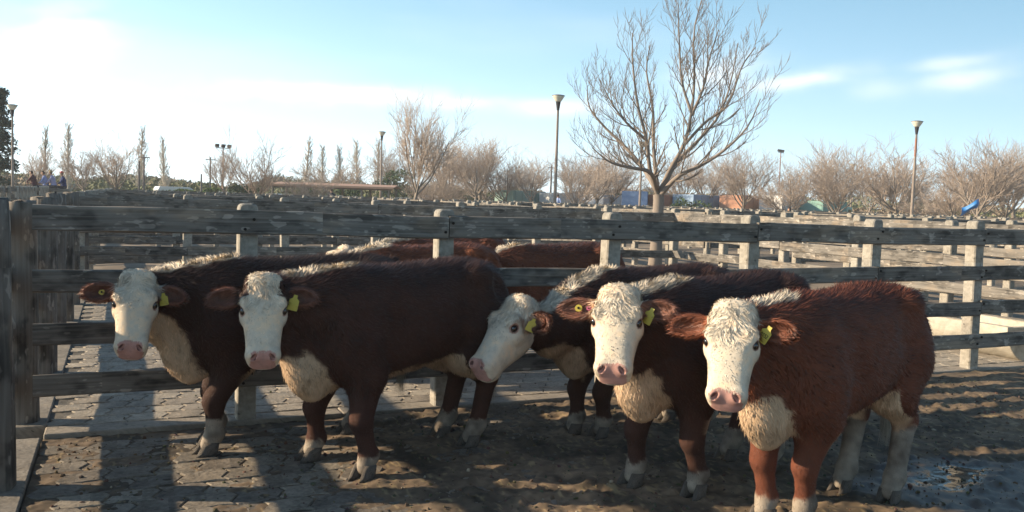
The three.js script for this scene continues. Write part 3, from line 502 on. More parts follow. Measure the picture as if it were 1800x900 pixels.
      if (reg === 10) { fl.copy(hX).multiplyScalar(.9).addScaledVector(hY, -.2); lift = .16; w *= .7; }
      else if (reg === 11) { q.copy(p).applyMatrix4(hI); fl.copy(hX).multiplyScalar(mix(.2, .85, sstep(-.06, .05, q.x)) + swx * 1.9).addScaledVector(hZ, Math.sign(q.z) * .5 * sstep(0, .05, Math.abs(q.z)) + swy * 2.6).addScaledVector(hY, .3); lift = .32; curl = .9; w *= 1.15; const tp_ = sstep(.05, -.03, q.x); if (tp_ > 0) { const az = r() * 6.28; fl.multiplyScalar(1 - .8 * tp_).addScaledVector(hX, Math.cos(az) * tp_).addScaledVector(hZ, Math.sin(az) * tp_); lift += .12 * tp_ * r(); } }
      else if (reg === 12) { q.copy(p).applyMatrix4(hI); fl.copy(hZ).multiplyScalar(Math.sign(q.z)).addScaledVector(hX, .5); lift = .4; }
      else if (reg === 2) { fl.set(-.25 + swx * 1.6, .15, (p.z >= 0 ? 1 : -1) * .25 + swy * 1.5); lift = .95; curl = .5; }
      else if (reg === 3) { fl.set(swx * .4, -1, swy * .4); lift = .22; w *= .8; }
      else if (reg === 4) { fl.set(-.3 + swx, -1, swy); lift = .35; curl = .4; }
      else { fl.set(-1 + swx * 1.3, -.75 + swy * 1.4, 0); lift = .22 + .55 * sstep(.45, .9, n.y); }
      fl.addScaledVector(n, -fl.dot(n)); if (fl.lengthSq() < 1e-4) fl.set(-1, 0, 0); fl.normalize();
      fl.x += (r() - .5) * .5; fl.y += (r() - .5) * .5; fl.z += (r() - .5) * .5;
      dir.copy(fl).addScaledVector(n, lift + (r() - .3) * .25).normalize(); side.crossVectors(n, dir).normalize();
      const pale = Ii[0] > .3 ? .7 : 1, sh = 1 + pale * (.5 * (r() - .62) + .8 * (noise(p.x * 38 + sd, p.y * 38, p.z * 38) - .5) + .7 * (noise(p.x * 15 + sd, p.y * 15, p.z * 15 + 7) - .5)), cc = [Ii[0] * sh, Ii[1] * sh, Ii[2] * sh], fa = r() * 6.28, up_ = reg === 1 || reg === 2 ? .62 : .35, nn = tn.crossVectors(dir, side).normalize().multiplyScalar(Math.cos(fa)).addScaledVector(side, Math.sin(fa)).multiplyScalar(up_).addScaledVector(n, 1 - up_ * .45).normalize().clone();
      p.addScaledVector(n, -.002);
      if (!curl) { const A = push(p.clone().addScaledVector(side, w / 2), nn, cc), Bq = push(p.clone().addScaledVector(side, -w / 2), nn, cc), Cq = push(p.clone().addScaledVector(dir, len), nn, cc); hairs.I.push(A, Bq, Cq); }
      else { // a lock that bends over: three joints
        const bend = fl.clone().multiplyScalar(.7 * curl).addScaledVector(n, -.25 * curl).addScaledVector(side, (swx + (r() - .5) * .4) * 1.6 * curl); let prevA = -1, prevB = -1; const pt = p.clone(), dd = dir.clone();
        for (let k = 0; k < 4; k++) { const ww = w * 1.1 * (1 - k / 3.2) / 2; if (k === 3) { const T = push(pt, nn, cc); hairs.I.push(prevA, prevB, T); break; } const A = push(pt.clone().addScaledVector(side, ww), nn, cc), Bq = push(pt.clone().addScaledVector(side, -ww), nn, cc); if (k) hairs.I.push(prevA, prevB, A, prevB, Bq, A); prevA = A; prevB = Bq; pt.addScaledVector(dd, len / 3); dd.addScaledVector(bend, .55).normalize(); }
      }
    }
  }
  // tail switch
  { const te = tl[4], rr = rng(P.seed + 3); for (let i = 0; i < (P.switchN ?? 260); i++) { const x = te[0] + (rr() - .5) * .03, y = te[1] + .06 * rr(), z = te[2] + (rr() - .5) * .03, L = .14 + .16 * rr(), sh = .6 + .5 * rr(), cc = [.46 * sh, .37 * sh, .27 * sh], nn = V(0, 0, -1); const A = push(V(x, y, z - .002), nn, cc), Bq = push(V(x, y, z + .002), nn, cc), C = push(V(x + (rr() - .5) * .07, y - L, z + (rr() - .5) * .07), nn, cc); hairs.I.push(A, Bq, C); } }
  const hg = new THREE.BufferGeometry(); hg.setAttribute('position', new THREE.Float32BufferAttribute(hairs.P, 3)); hg.setAttribute('normal', new THREE.Float32BufferAttribute(hairs.N, 3)); hg.setAttribute('color', new THREE.Float32BufferAttribute(hairs.C, 3)); hg.setIndex(hairs.I);
  part('fur', hg, M_fur, root);
  // ---- eyes, hooves, ear tags
  for (const sg of [-1, 1]) { const e = part('eye', eyeG, M_eye, root); e.position.set(...hpnt(.213, .035, sg * .1125)); }
  for (const [k, x, z] of hoofs) { const o = part('hoof', hoofG, M_hoof, root, [x, .004, z]); o.rotation.y = (r() - .5) * .3 + (k[1] === 'l' ? .12 : -.12); o.scale.setScalar(k[0] === 'f' ? 1.12 : 1.06); }
  for (const T of P.tags ?? []) {
    const e = earAx[T.ear === 'l' ? 0 : 1], at = e.ec.clone().addScaledVector(e.ax, T.out ?? .02).addScaledVector(e.nm, T.lift ?? .02).addScaledVector(e.wd, T.w ?? 0);
    const o = part('ear_tag', T.round ? tagRoundG : tagG, T.pink ? M_tagPink : (T.mat ?? M_tag), root); o.position.set(...hpnt(at.x, at.y, at.z)); if (!T.round) o.position.y -= .028;
    const zz = e.nm.clone().transformDirection(HM), up = V(0, 1, 0).addScaledVector(zz, -zz.y).normalize(), xx = V().crossVectors(up, zz); if (T.twist) { up.applyAxisAngle(zz, T.twist); xx.applyAxisAngle(zz, T.twist); } if (T.turn) { zz.applyAxisAngle(up, T.turn); xx.applyAxisAngle(up, T.turn); }
    o.quaternion.setFromRotationMatrix(new THREE.Matrix4().makeBasis(xx, up, zz)); o.scale.setScalar(T.s ?? 1);
    if (T.round) part('pin', tagPinG, M_bolt, o);
  }
  return root;
}
const eyeG = new THREE.SphereGeometry(.0228, 16, 12);
const coatDark = { c: [.050, .0165, .0088], c2: [.036, .0128, .0074], ear: [.08, .03, .016], earIn: [.17, .07, .045] };
const coatRed = { c: [.122, .034, .0148], c2: [.092, .027, .012], ear: [.24, .07, .028], earIn: [.17, .052, .024] };
makeCow({ ears: [[.3, .3], [.16, .06]], seed: 1, label: 'dark steer at the far left, white face and pink nose, turned to the viewer', pos: [-.22, .62], turn: 189, scale: 1, poll: [-.738, 1.135, .84], headYaw: 259, headPitch: 62, headRoll: -6, feet: { fl: [-.32, .77], fr: [-.27, .46], hl: [.64, .52], hr: [.74, .32] }, coat: { ...coatDark, c: [.038, .0138, .0080], c2: [.028, .0110, .0070] }, earC2: [[.42, .36, .30], [.34, .15, .09]], forelock: .8, headW: .97, sock: [.26, .3], brisket: .135, crest: [0, 4], crestW: .075, tags: [{ ear: 'r', round: true, out: -.0, lift: .0 }, { ear: 'l', out: -.03, lift: .03, twist: .25, s: .85 }], facePatch: (x, y, z, n) => (y < -.12 + n && x > .02 && x < .2 ? 1 : 0) });
makeCow({ ears: [[.16, .3], [.16, .1]], seed: 2, label: 'big dark red steer in side view, second from left, white parted forelock', pos: [.40, 1.28], turn: 201, scale: 1, poll: [-.09, 1.165, 1.44], headYaw: 262, headPitch: 65, feet: { fl: [.49, 1.54], fr: [.27, 1.07] }, coat: { ...coatDark, ear: [.04, .018, .012] }, forelock: .95, sock: [.135, .17], brisket: .15, throat: 2, crest: [0, 3], crestW: .065, tags: [{ ear: 'l', out: -.02, lift: .03, twist: -.2 }], facePatch: (x, y, z, n) => (x < .12 && Math.abs(z) > .1 - x * .2 + n ? 1 : 0) });
makeCow({ seed: 3, label: 'dark steer in the middle with its white head lowered and turned in profile', pos: [2.30, 1.10], turn: 186, scale: .97, headScale: 1.14, poll: [1.575, .99, 1.34], headYaw: 197, headPitch: 50, headRoll: 4, neckY: .96, feet: { fl: [2.30, 1.16], fr: [2.16, 1.02], hl: [3.16, 1.2], hr: [3.06, .9] }, coat: { ...coatDark, c: [.048, .0165, .0088] }, earC2: [[.40, .26, .18], [.10, .05, .03]], forelock: 1.1, sock: [.16, .2], brisket: .13, crest: [0, 6], crestW: .08, tags: [{ ear: 'l', out: -.03, lift: .035, turn: 1.1 }], facePatch: (x, y, z, n) => (Math.hypot(x - .06, y + .11) < .055 + n || Math.hypot(x - .13, y + .19) < .065 + n ? 1 : 0) });
makeCow({ ears: [[.16, .3], [.1, .1]], seed: 4, label: 'dark steer with curly white forehead, second from right, facing the viewer', pos: [2.07, 2.31], turn: 195, scale: 1, poll: [1.61, 1.19, 2.51], headYaw: 234, headPitch: 58, headRoll: 3, feet: { fl: [2.19, 2.46], fr: [1.95, 2.17], hl: [2.93, 2.2], hr: [2.85, 1.9] }, coat: { ...coatDark, c: [.044, .0152, .0084] }, earC2: [[.22, .09, .05], [.42, .26, .16]], headW: 1.05, sock: [.15, .2], brisket: .16, throat: 2, crest: [0, 5], crestW: .08, tags: [{ ear: 'r', round: true, out: .01, lift: .015, s: 1.15 }, { ear: 'r', round: true, pink: true, out: -.045, lift: .012, s: .75 }, { ear: 'l', out: -.03, lift: .03, twist: -.35 }] });
makeCow({ ears: [[.14, .3], [.16, .1]], seed: 5, label: 'chestnut red steer nearest the viewer on the right, white face and brisket', pos: [2.40, 2.96], turn: 198, scale: .985, poll: [1.915, 1.17, 3.09], headYaw: 226, headPitch: 63, headRoll: 0, feet: { fl: [2.44, 3.05], fr: [2.30, 2.92], hl: [3.23, 2.9], hr: [3.10, 2.66] }, coat: coatRed, headW: 1.02, sock: [.17, .42], brisket: .15, throat: 2, crest: [1, 4], crestW: .07, tailSwing: .05, tags: [{ ear: 'l', out: -.035, lift: .035, twist: -.5, w: .01, mat: M_tagPrint }] });

// cattle in the paved pen beyond the fence: their backs show between the rails
const BG = { group: 'steers in the paved pen behind the fence', cell: .02, hcell: .0095, density: 4200, blade: .008, coat: { ...coatRed, c: [.17, .05, .02] }, headPitch: 30 };
makeCow({ ...BG, seed: 16, label: 'red steer behind the fence whose pale ear and white crest show left of the others', pos: [1.85, -2.3], turn: 190, scale: 1.01, poll: [1.25, 1.10, -2.18], headYaw: 192, crest: [0, 6], crestW: .12 });
makeCow({ ...BG, seed: 17, label: 'red steer behind the fence, its shaggy back rising over the second front steer', pos: [1.3, -1.25], turn: 188, scale: .985, poll: [.72, 1.02, -1.15], headYaw: 190, crest: [0, 5], crestW: .10 });
makeCow({ ...BG, seed: 18, label: 'red steer behind the fence, its dark back filling the gap between the middle posts', pos: [2.85, -1.6], turn: 184, scale: .985, poll: [2.25, 1.0, -1.55], headYaw: 188, crest: [0, 4], crestW: .075, coat: { ...coatRed, c: [.12, .036, .016] } });
// ------------------------------------------------------------------ pens receding to the trees
{
  const XP = [[-15.4, -4.7], [-1.4, 9.42], [12.6, 23.4], [26.6, 37.4], [40.6, 51.4], [54.6, 65.4]], ZP = [[-8.4, 0], [-20, -11.6], [-31.6, -23.2], [-43.2, -34.8], [-54.8, -46.4], [-66.4, -58]];
  const inView = (x, z) => { const dx = x - camera.position.x, dz = camera.position.z - z, d = Math.hypot(dx, dz), a = Math.atan2(dx, dz) * 180 / Math.PI; return a > -8 && a < 56 && d > 2; };
  const small = {}, tmpP = (() => { const s = new THREE.BoxGeometry(.135, 1.55, .13); s.translate(0, .775, 0); const t = new THREE.CylinderGeometry(.066, .066, .128, 8, 1, false, 0, Math.PI).rotateX(Math.PI / 2).rotateZ(Math.PI / 2).rotateZ(Math.PI / 2); t.rotateZ(Math.PI); t.scale(1, .75, 1); t.translate(0, 1.55, 0); return mergeGeometries([s, t].map((g) => g.toNonIndexed())); })();
  function farFence(at, turn, len, seed, label) {
    const r = rng(seed), n = Math.round(len / 1.54), st = len / n, rails = [], posts = [];
    for (let i = 0; i <= n; i++) { const g = tmpP.clone(); g.rotateZ((r() - .5) * .04); g.translate(i * st, (r() - .5) * .06, 0); posts.push(g); }
    for (let row = 0; row < 4; row++) for (let k = 0; k < n; k += 2) { const L = Math.min(2, n - k) * st - .01, g = new THREE.BoxGeometry(L, RAILH[row], .042).toNonIndexed(); const u = g.attributes.uv; for (let i = 0; i < u.count; i++) u.setXY(i, u.getX(i) * L / 3 + r(), u.getY(i) * .23 + .25 * row); g.rotateZ((r() - .5) * .012); g.translate(k * st + L / 2, RAILY[row] + (r() - .5) * .03, .088); rails.push(g); }
    const f = thing('pen_fence', label, 'fence', [at[0], 0, at[1]], turn, 'fences of the far pens');
    part('boards', mergeGeometries(rails), RAILM[seed % 3], f); part('post_row', mergeGeometries(posts), M.concrete, f);
  }
  let sd = 40;
  XP.forEach(([x0, x1], i) => ZP.forEach(([z0, z1], j) => {
    if (i === 1 && j === 0) return;
    const OR = ['first', 'second', 'third', 'fourth', 'fifth', 'sixth'], SN = ['near', 'far', 'left', 'right'];
    const sides = [[[x0, z1], 0, x1 - x0, 0, (x0 + x1) / 2, z1], [[x0, z0], 0, x1 - x0, 0, (x0 + x1) / 2, z0], [[x0, z0], -Math.PI / 2, z1 - z0, 0, x0, (z0 + z1) / 2], [[x1, z0], -Math.PI / 2, z1 - z0, 0, x1, (z0 + z1) / 2]];
    for (const [q, [at, turn, len, , cx, cz]] of sides.entries()) {
      const label = `${turn ? 'pale' : 'grey'} board fence, ${SN[q]} side of the pen ${OR[j]} row back, ${OR[i]} column from left`;
      sd++; const ends = turn ? [[cx, z0], [cx, z1]] : [[x0, cz], [x1, cz]];
      if (!ends.some(([x, z]) => inView(x, z)) && !inView(cx, cz)) continue;
      if (Math.hypot(cx - camera.position.x, cz - camera.position.z) < 40) fence('pen_fence', label, 'fences of the neighbouring pens', at, turn, Math.round(len / 1.54), { step: len / Math.round(len / 1.54), seed: sd, near: false });
      else farFence(at, turn, len, sd, label);
    }
  }));
}
{ // concrete water trough behind the right end of the front fence: half a pipe on its belly, hollow
  const s = new THREE.Shape(), R = .40, r0 = .33; s.absarc(0, 0, R, Math.PI, 2 * Math.PI, false); s.lineTo(r0, 0); s.absarc(0, 0, r0, 2 * Math.PI, Math.PI, true); s.closePath();
  const g = new THREE.ExtrudeGeometry(s, { depth: 1.32, bevelEnabled: true, bevelSize: .012, bevelThickness: .012, bevelSegments: 2, curveSegments: 18 }); const u = g.attributes.uv, p = g.attributes.position; for (let i = 0; i < u.count; i++) u.setXY(i, p.getZ(i) * .8 + p.getX(i), p.getY(i) * .8);
  const e = new THREE.Shape(); e.absarc(0, 0, R - .005, Math.PI, 2 * Math.PI, false); e.closePath(); const eg = new THREE.ExtrudeGeometry(e, { depth: .07, bevelEnabled: false, curveSegments: 18 });
  const t = thing('water_trough', 'pale half-round concrete trough lying behind the fence at the right', 'trough', [8.72, .41, -1.5], .0); const mt = stoneMat([.66, .6, .5], 91.2, 3, .7);
  part('basin', g, mt, t); part('end_wall', eg, mt, t, [0, 0, .02]); part('end_wall', eg, mt, t, [0, 0, 1.24]);
}
// ------------------------------------------------------------------ bare trees
function tubeInto(B, pts, rads, sides) {
  const n = pts.length, base = B.P.length / 3, t = V(), a = V(), b = V();
  for (let i = 0; i < n; i++) { t.subVectors(pts[Math.min(i + 1, n - 1)], pts[Math.max(i - 1, 0)]).normalize(); a.set(t.y, -t.x, .31).cross(t).normalize(); b.crossVectors(t, a); for (let k = 0; k < sides; k++) { const q = k / sides * 2 * Math.PI, c = Math.cos(q), s = Math.sin(q), nx = a.x * c + b.x * s, ny = a.y * c + b.y * s, nz = a.z * c + b.z * s; B.P.push(pts[i].x + nx * rads[i], pts[i].y + ny * rads[i], pts[i].z + nz * rads[i]); B.N.push(nx, ny, nz); } }
  for (let i = 0; i < n - 1; i++) for (let k = 0; k < sides; k++) { const o = base + i * sides, k2 = (k + 1) % sides; B.I.push(o + k, o + k2, o + sides + k, o + k2, o + sides + k2, o + sides + k); }
}
const newB = () => ({ P: [], N: [], I: [] });
function geoB(B) { const g = new THREE.BufferGeometry(); g.setAttribute('position', new THREE.Float32BufferAttribute(B.P, 3)); g.setAttribute('normal', new THREE.Float32BufferAttribute(B.N, 3)); g.setIndex(B.I); return g; }
function grow(B, r, p, d, len, rad, lev, o) {
  const seg = lev <= 1 ? 6 : lev === 2 ? 4 : 3, pts = [p.clone()], rads = [rad], dir = d.clone(), q = p.clone(), up = o.up[lev] ?? .1, wob = o.wob ?? .18;
  for (let i = 1; i <= seg; i++) { dir.x += (r() - .5) * wob; dir.z += (r() - .5) * wob; dir.y += (r() - .5) * wob + up; dir.normalize(); q.addScaledVector(dir, len / seg); pts.push(q.clone()); rads.push(rad * mix(1, lev >= o.max ? .45 : .5, i / seg)); }
  tubeInto(lev <= 1 ? B[0] : B[1], pts, rads, lev === 0 ? 8 : lev === 1 ? 6 : lev === 2 ? 4 : 3);
  if (lev >= o.max) return;
  const n = Math.round(o.n[lev] * (.8 + .4 * r()));
  for (let i = 0; i < n; i++) {
    const t = mix(o.from[lev], 1, (i + r() * .7) / n), k = Math.min(Math.floor(t * seg), seg - 1), f = t * seg - k, at = pts[k].clone().lerp(pts[k + 1], f), ax = pts[k + 1].clone().sub(pts[k]).normalize();
    const az = i * 2.4 + r() * 1.2, sp = o.spread[lev] * (.7 + .6 * r()); const sd = V(Math.cos(az), 0, Math.sin(az)); sd.addScaledVector(ax, -sd.dot(ax)).normalize();
    const nd = ax.multiplyScalar(Math.cos(sp)).addScaledVector(sd, Math.sin(sp)).normalize();
    grow(B, r, at, nd, len * o.len[lev] * (.65 + .6 * r()) * (o.taperLen ? mix(1, o.taperLen, t) : 1), Math.max(mix(rads[k], rads[k + 1], f) * o.rad[lev] * (.8 + .3 * r()), o.minR), lev + 1, o);
  }
}
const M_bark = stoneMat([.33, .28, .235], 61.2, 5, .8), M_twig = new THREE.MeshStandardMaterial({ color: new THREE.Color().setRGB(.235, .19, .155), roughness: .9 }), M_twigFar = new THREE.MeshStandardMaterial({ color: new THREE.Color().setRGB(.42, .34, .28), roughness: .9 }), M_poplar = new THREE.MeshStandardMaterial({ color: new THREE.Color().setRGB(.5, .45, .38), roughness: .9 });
const M_barkPlain = new THREE.MeshStandardMaterial({ color: new THREE.Color().setRGB(.24, .20, .165), roughness: .95 });
{ // the big bare tree behind the pens: limbs as they fork in the photograph, then grown twigs
  const t = thing('bare_tree', 'tall leafless tree with upswept limbs standing alone above the pens', 'tree', [10.9, 0, -11.3], -.4193), r = rng(404), B = [newB(), newB()], k = .0136;
  const Pp = (x, y, z = 0) => V((x - 1160) * k * .9, 1.68 + (359.5 - y) * k, z);
  const trunk = [V(-.02, -.1, 0), V(0, .8, 0), Pp(1161, 352), Pp(1160, 342)]; tubeInto(B[0], trunk, [.19, .14, .13, .13], 10);
  const limbs = [
    [[1160, 345], [1140, 305, .2], [1128, 250, .35], [1108, 190, .4], [1095, 120, .45], [1092, 70, .45]], [[1160, 345], [1156, 300, -.3], [1152, 250, -.5], [1150, 190, -.6], [1135, 120, -.7], [1140, 75, -.7]],
    [[1160, 345], [1178, 300, .1], [1203, 255, .15], [1214, 200, .2], [1217, 140, .2], [1212, 60, .2], [1228, -5, .2]], [[1162, 345], [1190, 310, .5], [1230, 290, .8], [1270, 262, 1.0], [1305, 225, 1.1], [1325, 180, 1.1]],
    [[1166, 338], [1200, 285, -.6], [1250, 240, -1.0], [1290, 195, -1.1], [1312, 140, -1.2], [1325, 60, -1.2]], [[1157, 335], [1130, 305, .8], [1090, 300, 1.1], [1050, 292, 1.3], [1018, 270, 1.3]],
    [[1158, 338], [1135, 290, -.9], [1100, 250, -1.4], [1060, 215, -1.6], [1030, 180, -1.7], [1024, 140, -1.7]], [[1214, 205, .2], [1232, 160, .3], [1240, 110, .4], [1255, 60, .4]], [[1214, 200, .2], [1196, 150, .1], [1188, 80, 0], [1182, 10, 0]], [[1203, 255, .2], [1240, 215, .4], [1275, 190, .5], [1300, 120, .6], [1322, 90, .6]], [[1128, 250, .35], [1090, 225, .5], [1060, 195, .6], [1040, 165, .6]]];
  const o = { max: 4, n: [0, 0, 5, 4, 0], from: [0, 0, .15, .2], spread: [0, 0, .6, .55], len: [0, 0, .55, .5], rad: [0, 0, .62, .62], up: [0, 0, .20, .24, .2], minR: .0052, wob: .1 };
  for (const L of limbs) {
    const pts = new THREE.CatmullRomCurve3(L.map(([x, y, z]) => Pp(x, y, z ?? 0))).getPoints(14), n = pts.length - 1, r0 = L[0][1] > 320 ? .07 : .042, rads = pts.map((_, i) => mix(r0, .011, Math.pow(i / n, .8))); tubeInto(B[0], pts, rads, 6);
    for (let i = 0; i < 12; i++) { const q = mix(.2, .99, (i + r() * .6) / 12), j = Math.min(Math.floor(q * n), n - 1), ax = pts[j + 1].clone().sub(pts[j]).normalize(), az = i * 2.4 + r(), sd = V(Math.cos(az), .1, Math.sin(az)); sd.addScaledVector(ax, -sd.dot(ax)).normalize(); const nd = ax.multiplyScalar(.72).addScaledVector(sd, .7).normalize(); grow(B, r, pts[j].clone(), nd, mix(1.0, .75, q) * (.6 + .6 * r()), rads[j] * .42, 2, { ...o }); }
  }
  part('trunk', geoB(B[0]), M_twig, t); part('crown', geoB(B[1]), M_twig, t);
}
function proto(seed, h, o) { const B = [newB(), newB()], r = rng(seed); grow(B, r, V(0, -.1, 0), V(0, 1, 0), h * o.trunk, h * o.girth, 0, o); return [geoB(B[0]), geoB(B[1])]; }
const oRound = { max: 4, trunk: .40, girth: .030, n: [8, 7, 7, 5], from: [.72, .3, .15, .1], spread: [.7, .6, .55, .5], len: [1.25, .55, .52, .5], rad: [.55, .55, .55, .6], up: [.0, .13, .10, .09, .08], minR: .0105, wob: .2 };
const oWide = { ...oRound, trunk: .30, n: [9, 7, 7, 5], from: [.75, .22, .1, .1], spread: [.95, .7, .6, .5], len: [1.6, .5, .5, .5], up: [0, .14, .08, .06, .04] };
const oPop = { max: 3, trunk: .98, girth: .014, n: [54, 8, 5], from: [.08, .12, .2], spread: [.62, .45, .4], len: [.21, .5, .5], rad: [.3, .55, .6], up: [.0, .22, .12, .1], minR: .011, wob: .07, taperLen: .4 };
const protos = { round: [proto(11, 6, oRound), proto(12, 6, oRound), proto(13, 6, oRound)], wide: [proto(21, 6, oWide), proto(22, 6, oWide)], poplar: [proto(31, 8, oPop), proto(32, 8, oPop)] };
function bare(kind, v, x, z, h, wx, label, group) {
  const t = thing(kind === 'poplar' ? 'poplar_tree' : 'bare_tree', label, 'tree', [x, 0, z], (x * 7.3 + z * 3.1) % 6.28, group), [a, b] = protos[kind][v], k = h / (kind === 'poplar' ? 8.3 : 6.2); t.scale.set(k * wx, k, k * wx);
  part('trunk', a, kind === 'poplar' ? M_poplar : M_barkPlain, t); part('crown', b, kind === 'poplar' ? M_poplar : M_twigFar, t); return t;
}
const gT = 'leafless trees beyond the pens', gP = 'bare poplars on the skyline';
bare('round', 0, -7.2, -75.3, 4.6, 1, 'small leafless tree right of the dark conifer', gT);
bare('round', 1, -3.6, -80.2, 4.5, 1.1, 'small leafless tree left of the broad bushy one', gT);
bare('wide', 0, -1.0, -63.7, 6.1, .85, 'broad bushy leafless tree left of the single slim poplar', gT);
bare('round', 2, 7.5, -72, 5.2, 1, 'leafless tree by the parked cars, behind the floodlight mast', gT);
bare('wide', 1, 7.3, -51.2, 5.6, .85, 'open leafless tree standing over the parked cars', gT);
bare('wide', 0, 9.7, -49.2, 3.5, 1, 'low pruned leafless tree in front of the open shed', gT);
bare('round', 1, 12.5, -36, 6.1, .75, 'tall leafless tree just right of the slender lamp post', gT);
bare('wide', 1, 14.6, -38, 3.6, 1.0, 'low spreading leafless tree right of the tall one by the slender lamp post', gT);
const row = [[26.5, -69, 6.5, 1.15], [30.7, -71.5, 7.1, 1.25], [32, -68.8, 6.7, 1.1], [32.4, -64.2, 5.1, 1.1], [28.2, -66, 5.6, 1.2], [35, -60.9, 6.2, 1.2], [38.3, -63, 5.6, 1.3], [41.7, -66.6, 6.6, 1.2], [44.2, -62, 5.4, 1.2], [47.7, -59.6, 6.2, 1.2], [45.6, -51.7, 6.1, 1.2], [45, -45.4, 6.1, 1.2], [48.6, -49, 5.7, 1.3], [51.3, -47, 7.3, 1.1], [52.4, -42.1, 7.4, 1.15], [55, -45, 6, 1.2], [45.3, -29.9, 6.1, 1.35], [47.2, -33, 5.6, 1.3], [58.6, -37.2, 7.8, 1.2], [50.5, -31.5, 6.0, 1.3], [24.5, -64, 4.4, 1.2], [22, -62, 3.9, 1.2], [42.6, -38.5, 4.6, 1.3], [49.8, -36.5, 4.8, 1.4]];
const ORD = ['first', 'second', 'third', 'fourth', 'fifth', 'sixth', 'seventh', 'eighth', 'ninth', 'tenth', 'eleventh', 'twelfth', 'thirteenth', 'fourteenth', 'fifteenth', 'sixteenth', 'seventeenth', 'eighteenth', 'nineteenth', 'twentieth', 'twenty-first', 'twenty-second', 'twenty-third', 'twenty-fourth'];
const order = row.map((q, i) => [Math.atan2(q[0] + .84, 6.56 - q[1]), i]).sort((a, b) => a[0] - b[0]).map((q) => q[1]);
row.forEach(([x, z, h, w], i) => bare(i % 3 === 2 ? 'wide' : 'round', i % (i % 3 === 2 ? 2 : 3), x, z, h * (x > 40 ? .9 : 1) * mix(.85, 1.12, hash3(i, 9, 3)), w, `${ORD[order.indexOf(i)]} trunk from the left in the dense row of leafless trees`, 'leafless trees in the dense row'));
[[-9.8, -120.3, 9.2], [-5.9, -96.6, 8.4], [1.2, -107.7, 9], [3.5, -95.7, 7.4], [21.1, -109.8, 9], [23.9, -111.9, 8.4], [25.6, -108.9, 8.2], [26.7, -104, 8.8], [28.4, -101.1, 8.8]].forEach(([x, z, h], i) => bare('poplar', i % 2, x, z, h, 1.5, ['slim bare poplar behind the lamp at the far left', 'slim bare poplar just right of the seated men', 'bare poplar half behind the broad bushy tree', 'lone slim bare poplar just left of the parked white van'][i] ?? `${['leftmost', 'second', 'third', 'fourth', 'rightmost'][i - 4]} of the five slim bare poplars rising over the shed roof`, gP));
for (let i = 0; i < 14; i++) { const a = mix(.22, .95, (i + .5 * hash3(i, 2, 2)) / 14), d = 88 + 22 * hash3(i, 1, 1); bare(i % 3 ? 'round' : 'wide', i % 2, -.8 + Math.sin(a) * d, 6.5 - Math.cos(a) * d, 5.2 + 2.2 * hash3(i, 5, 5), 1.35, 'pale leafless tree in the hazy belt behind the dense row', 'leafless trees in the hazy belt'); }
// ------------------------------------------------------------------ evergreen foliage
function leaves(n, fn, size, seed) {                        // small leaf faces; fn(r) -> [x, y, z, r, g, b]
  const r = rng(seed), P = [], N = [], C = [];
  for (let i = 0; i < n; i++) { const [x, y, z, cr, cg, cb] = fn(r), s = size * (.6 + .8 * r()), a = V(r() - .5, r() - .5, r() - .5).normalize(), b = V(r() - .5, r() - .5, r() - .5).cross(a).normalize(), m = V().crossVectors(a, b), sh = .7 + .6 * r(); for (const [u, v] of [[-.5, 0], [.5, -.15], [.1, .9]]) { P.push(x + a.x * u * s + b.x * v * s, y + a.y * u * s + b.y * v * s, z + a.z * u * s + b.z * v * s); N.push(m.x, m.y, m.z); C.push(cr * sh, cg * sh, cb * sh); } }
  const g = new THREE.BufferGeometry(); g.setAttribute('position', new THREE.Float32BufferAttribute(P, 3)); g.setAttribute('normal', new THREE.Float32BufferAttribute(N, 3)); g.setAttribute('color', new THREE.Float32BufferAttribute(C, 3)); return g;
}
const M_leaf = new THREE.MeshStandardMaterial({ vertexColors: true, roughness: .85, side: THREE.DoubleSide });
function clumps(seed, k, rx, ry, y0) { const r = rng(seed), c = []; for (let i = 0; i < k; i++) { const a = r() * 6.28, q = Math.sqrt(r()); c.push([Math.cos(a) * q * rx, y0 + r() * ry, Math.sin(a) * q * rx, (.25 + .35 * r()) * Math.min(rx, 1.4)]); } return c; }
function leafy(name, label, x, z, rx, ry, y0, n, size, colr, seed, group, trunkH = .5) {
  const t = thing(name, label, name.includes('tree') ? 'tree' : 'bush', [x, 0, z], 0, group), cl = clumps(seed, Math.max(7, Math.round(rx * 9)), rx, ry, y0), B = newB();
  tubeInto(B, [V(0, -.1, 0), V(.03, trunkH, 0), V(0, y0 + ry * .6, .02)], [.05 + rx * .05, .04 + rx * .04, .02], 6); part('trunk', geoB(B), M_barkPlain, t);
  part('crown', leaves(n, (r) => { const c = cl[Math.floor(r() * cl.length)], a = r() * 6.28, u = r() * 2 - 1, q = c[3] * Math.cbrt(r()), s = Math.sqrt(1 - u * u); return [c[0] + q * s * Math.cos(a), c[1] + q * u * .8, c[2] + q * s * Math.sin(a), ...colr]; }, size, seed), M_leaf, t); return t;
}
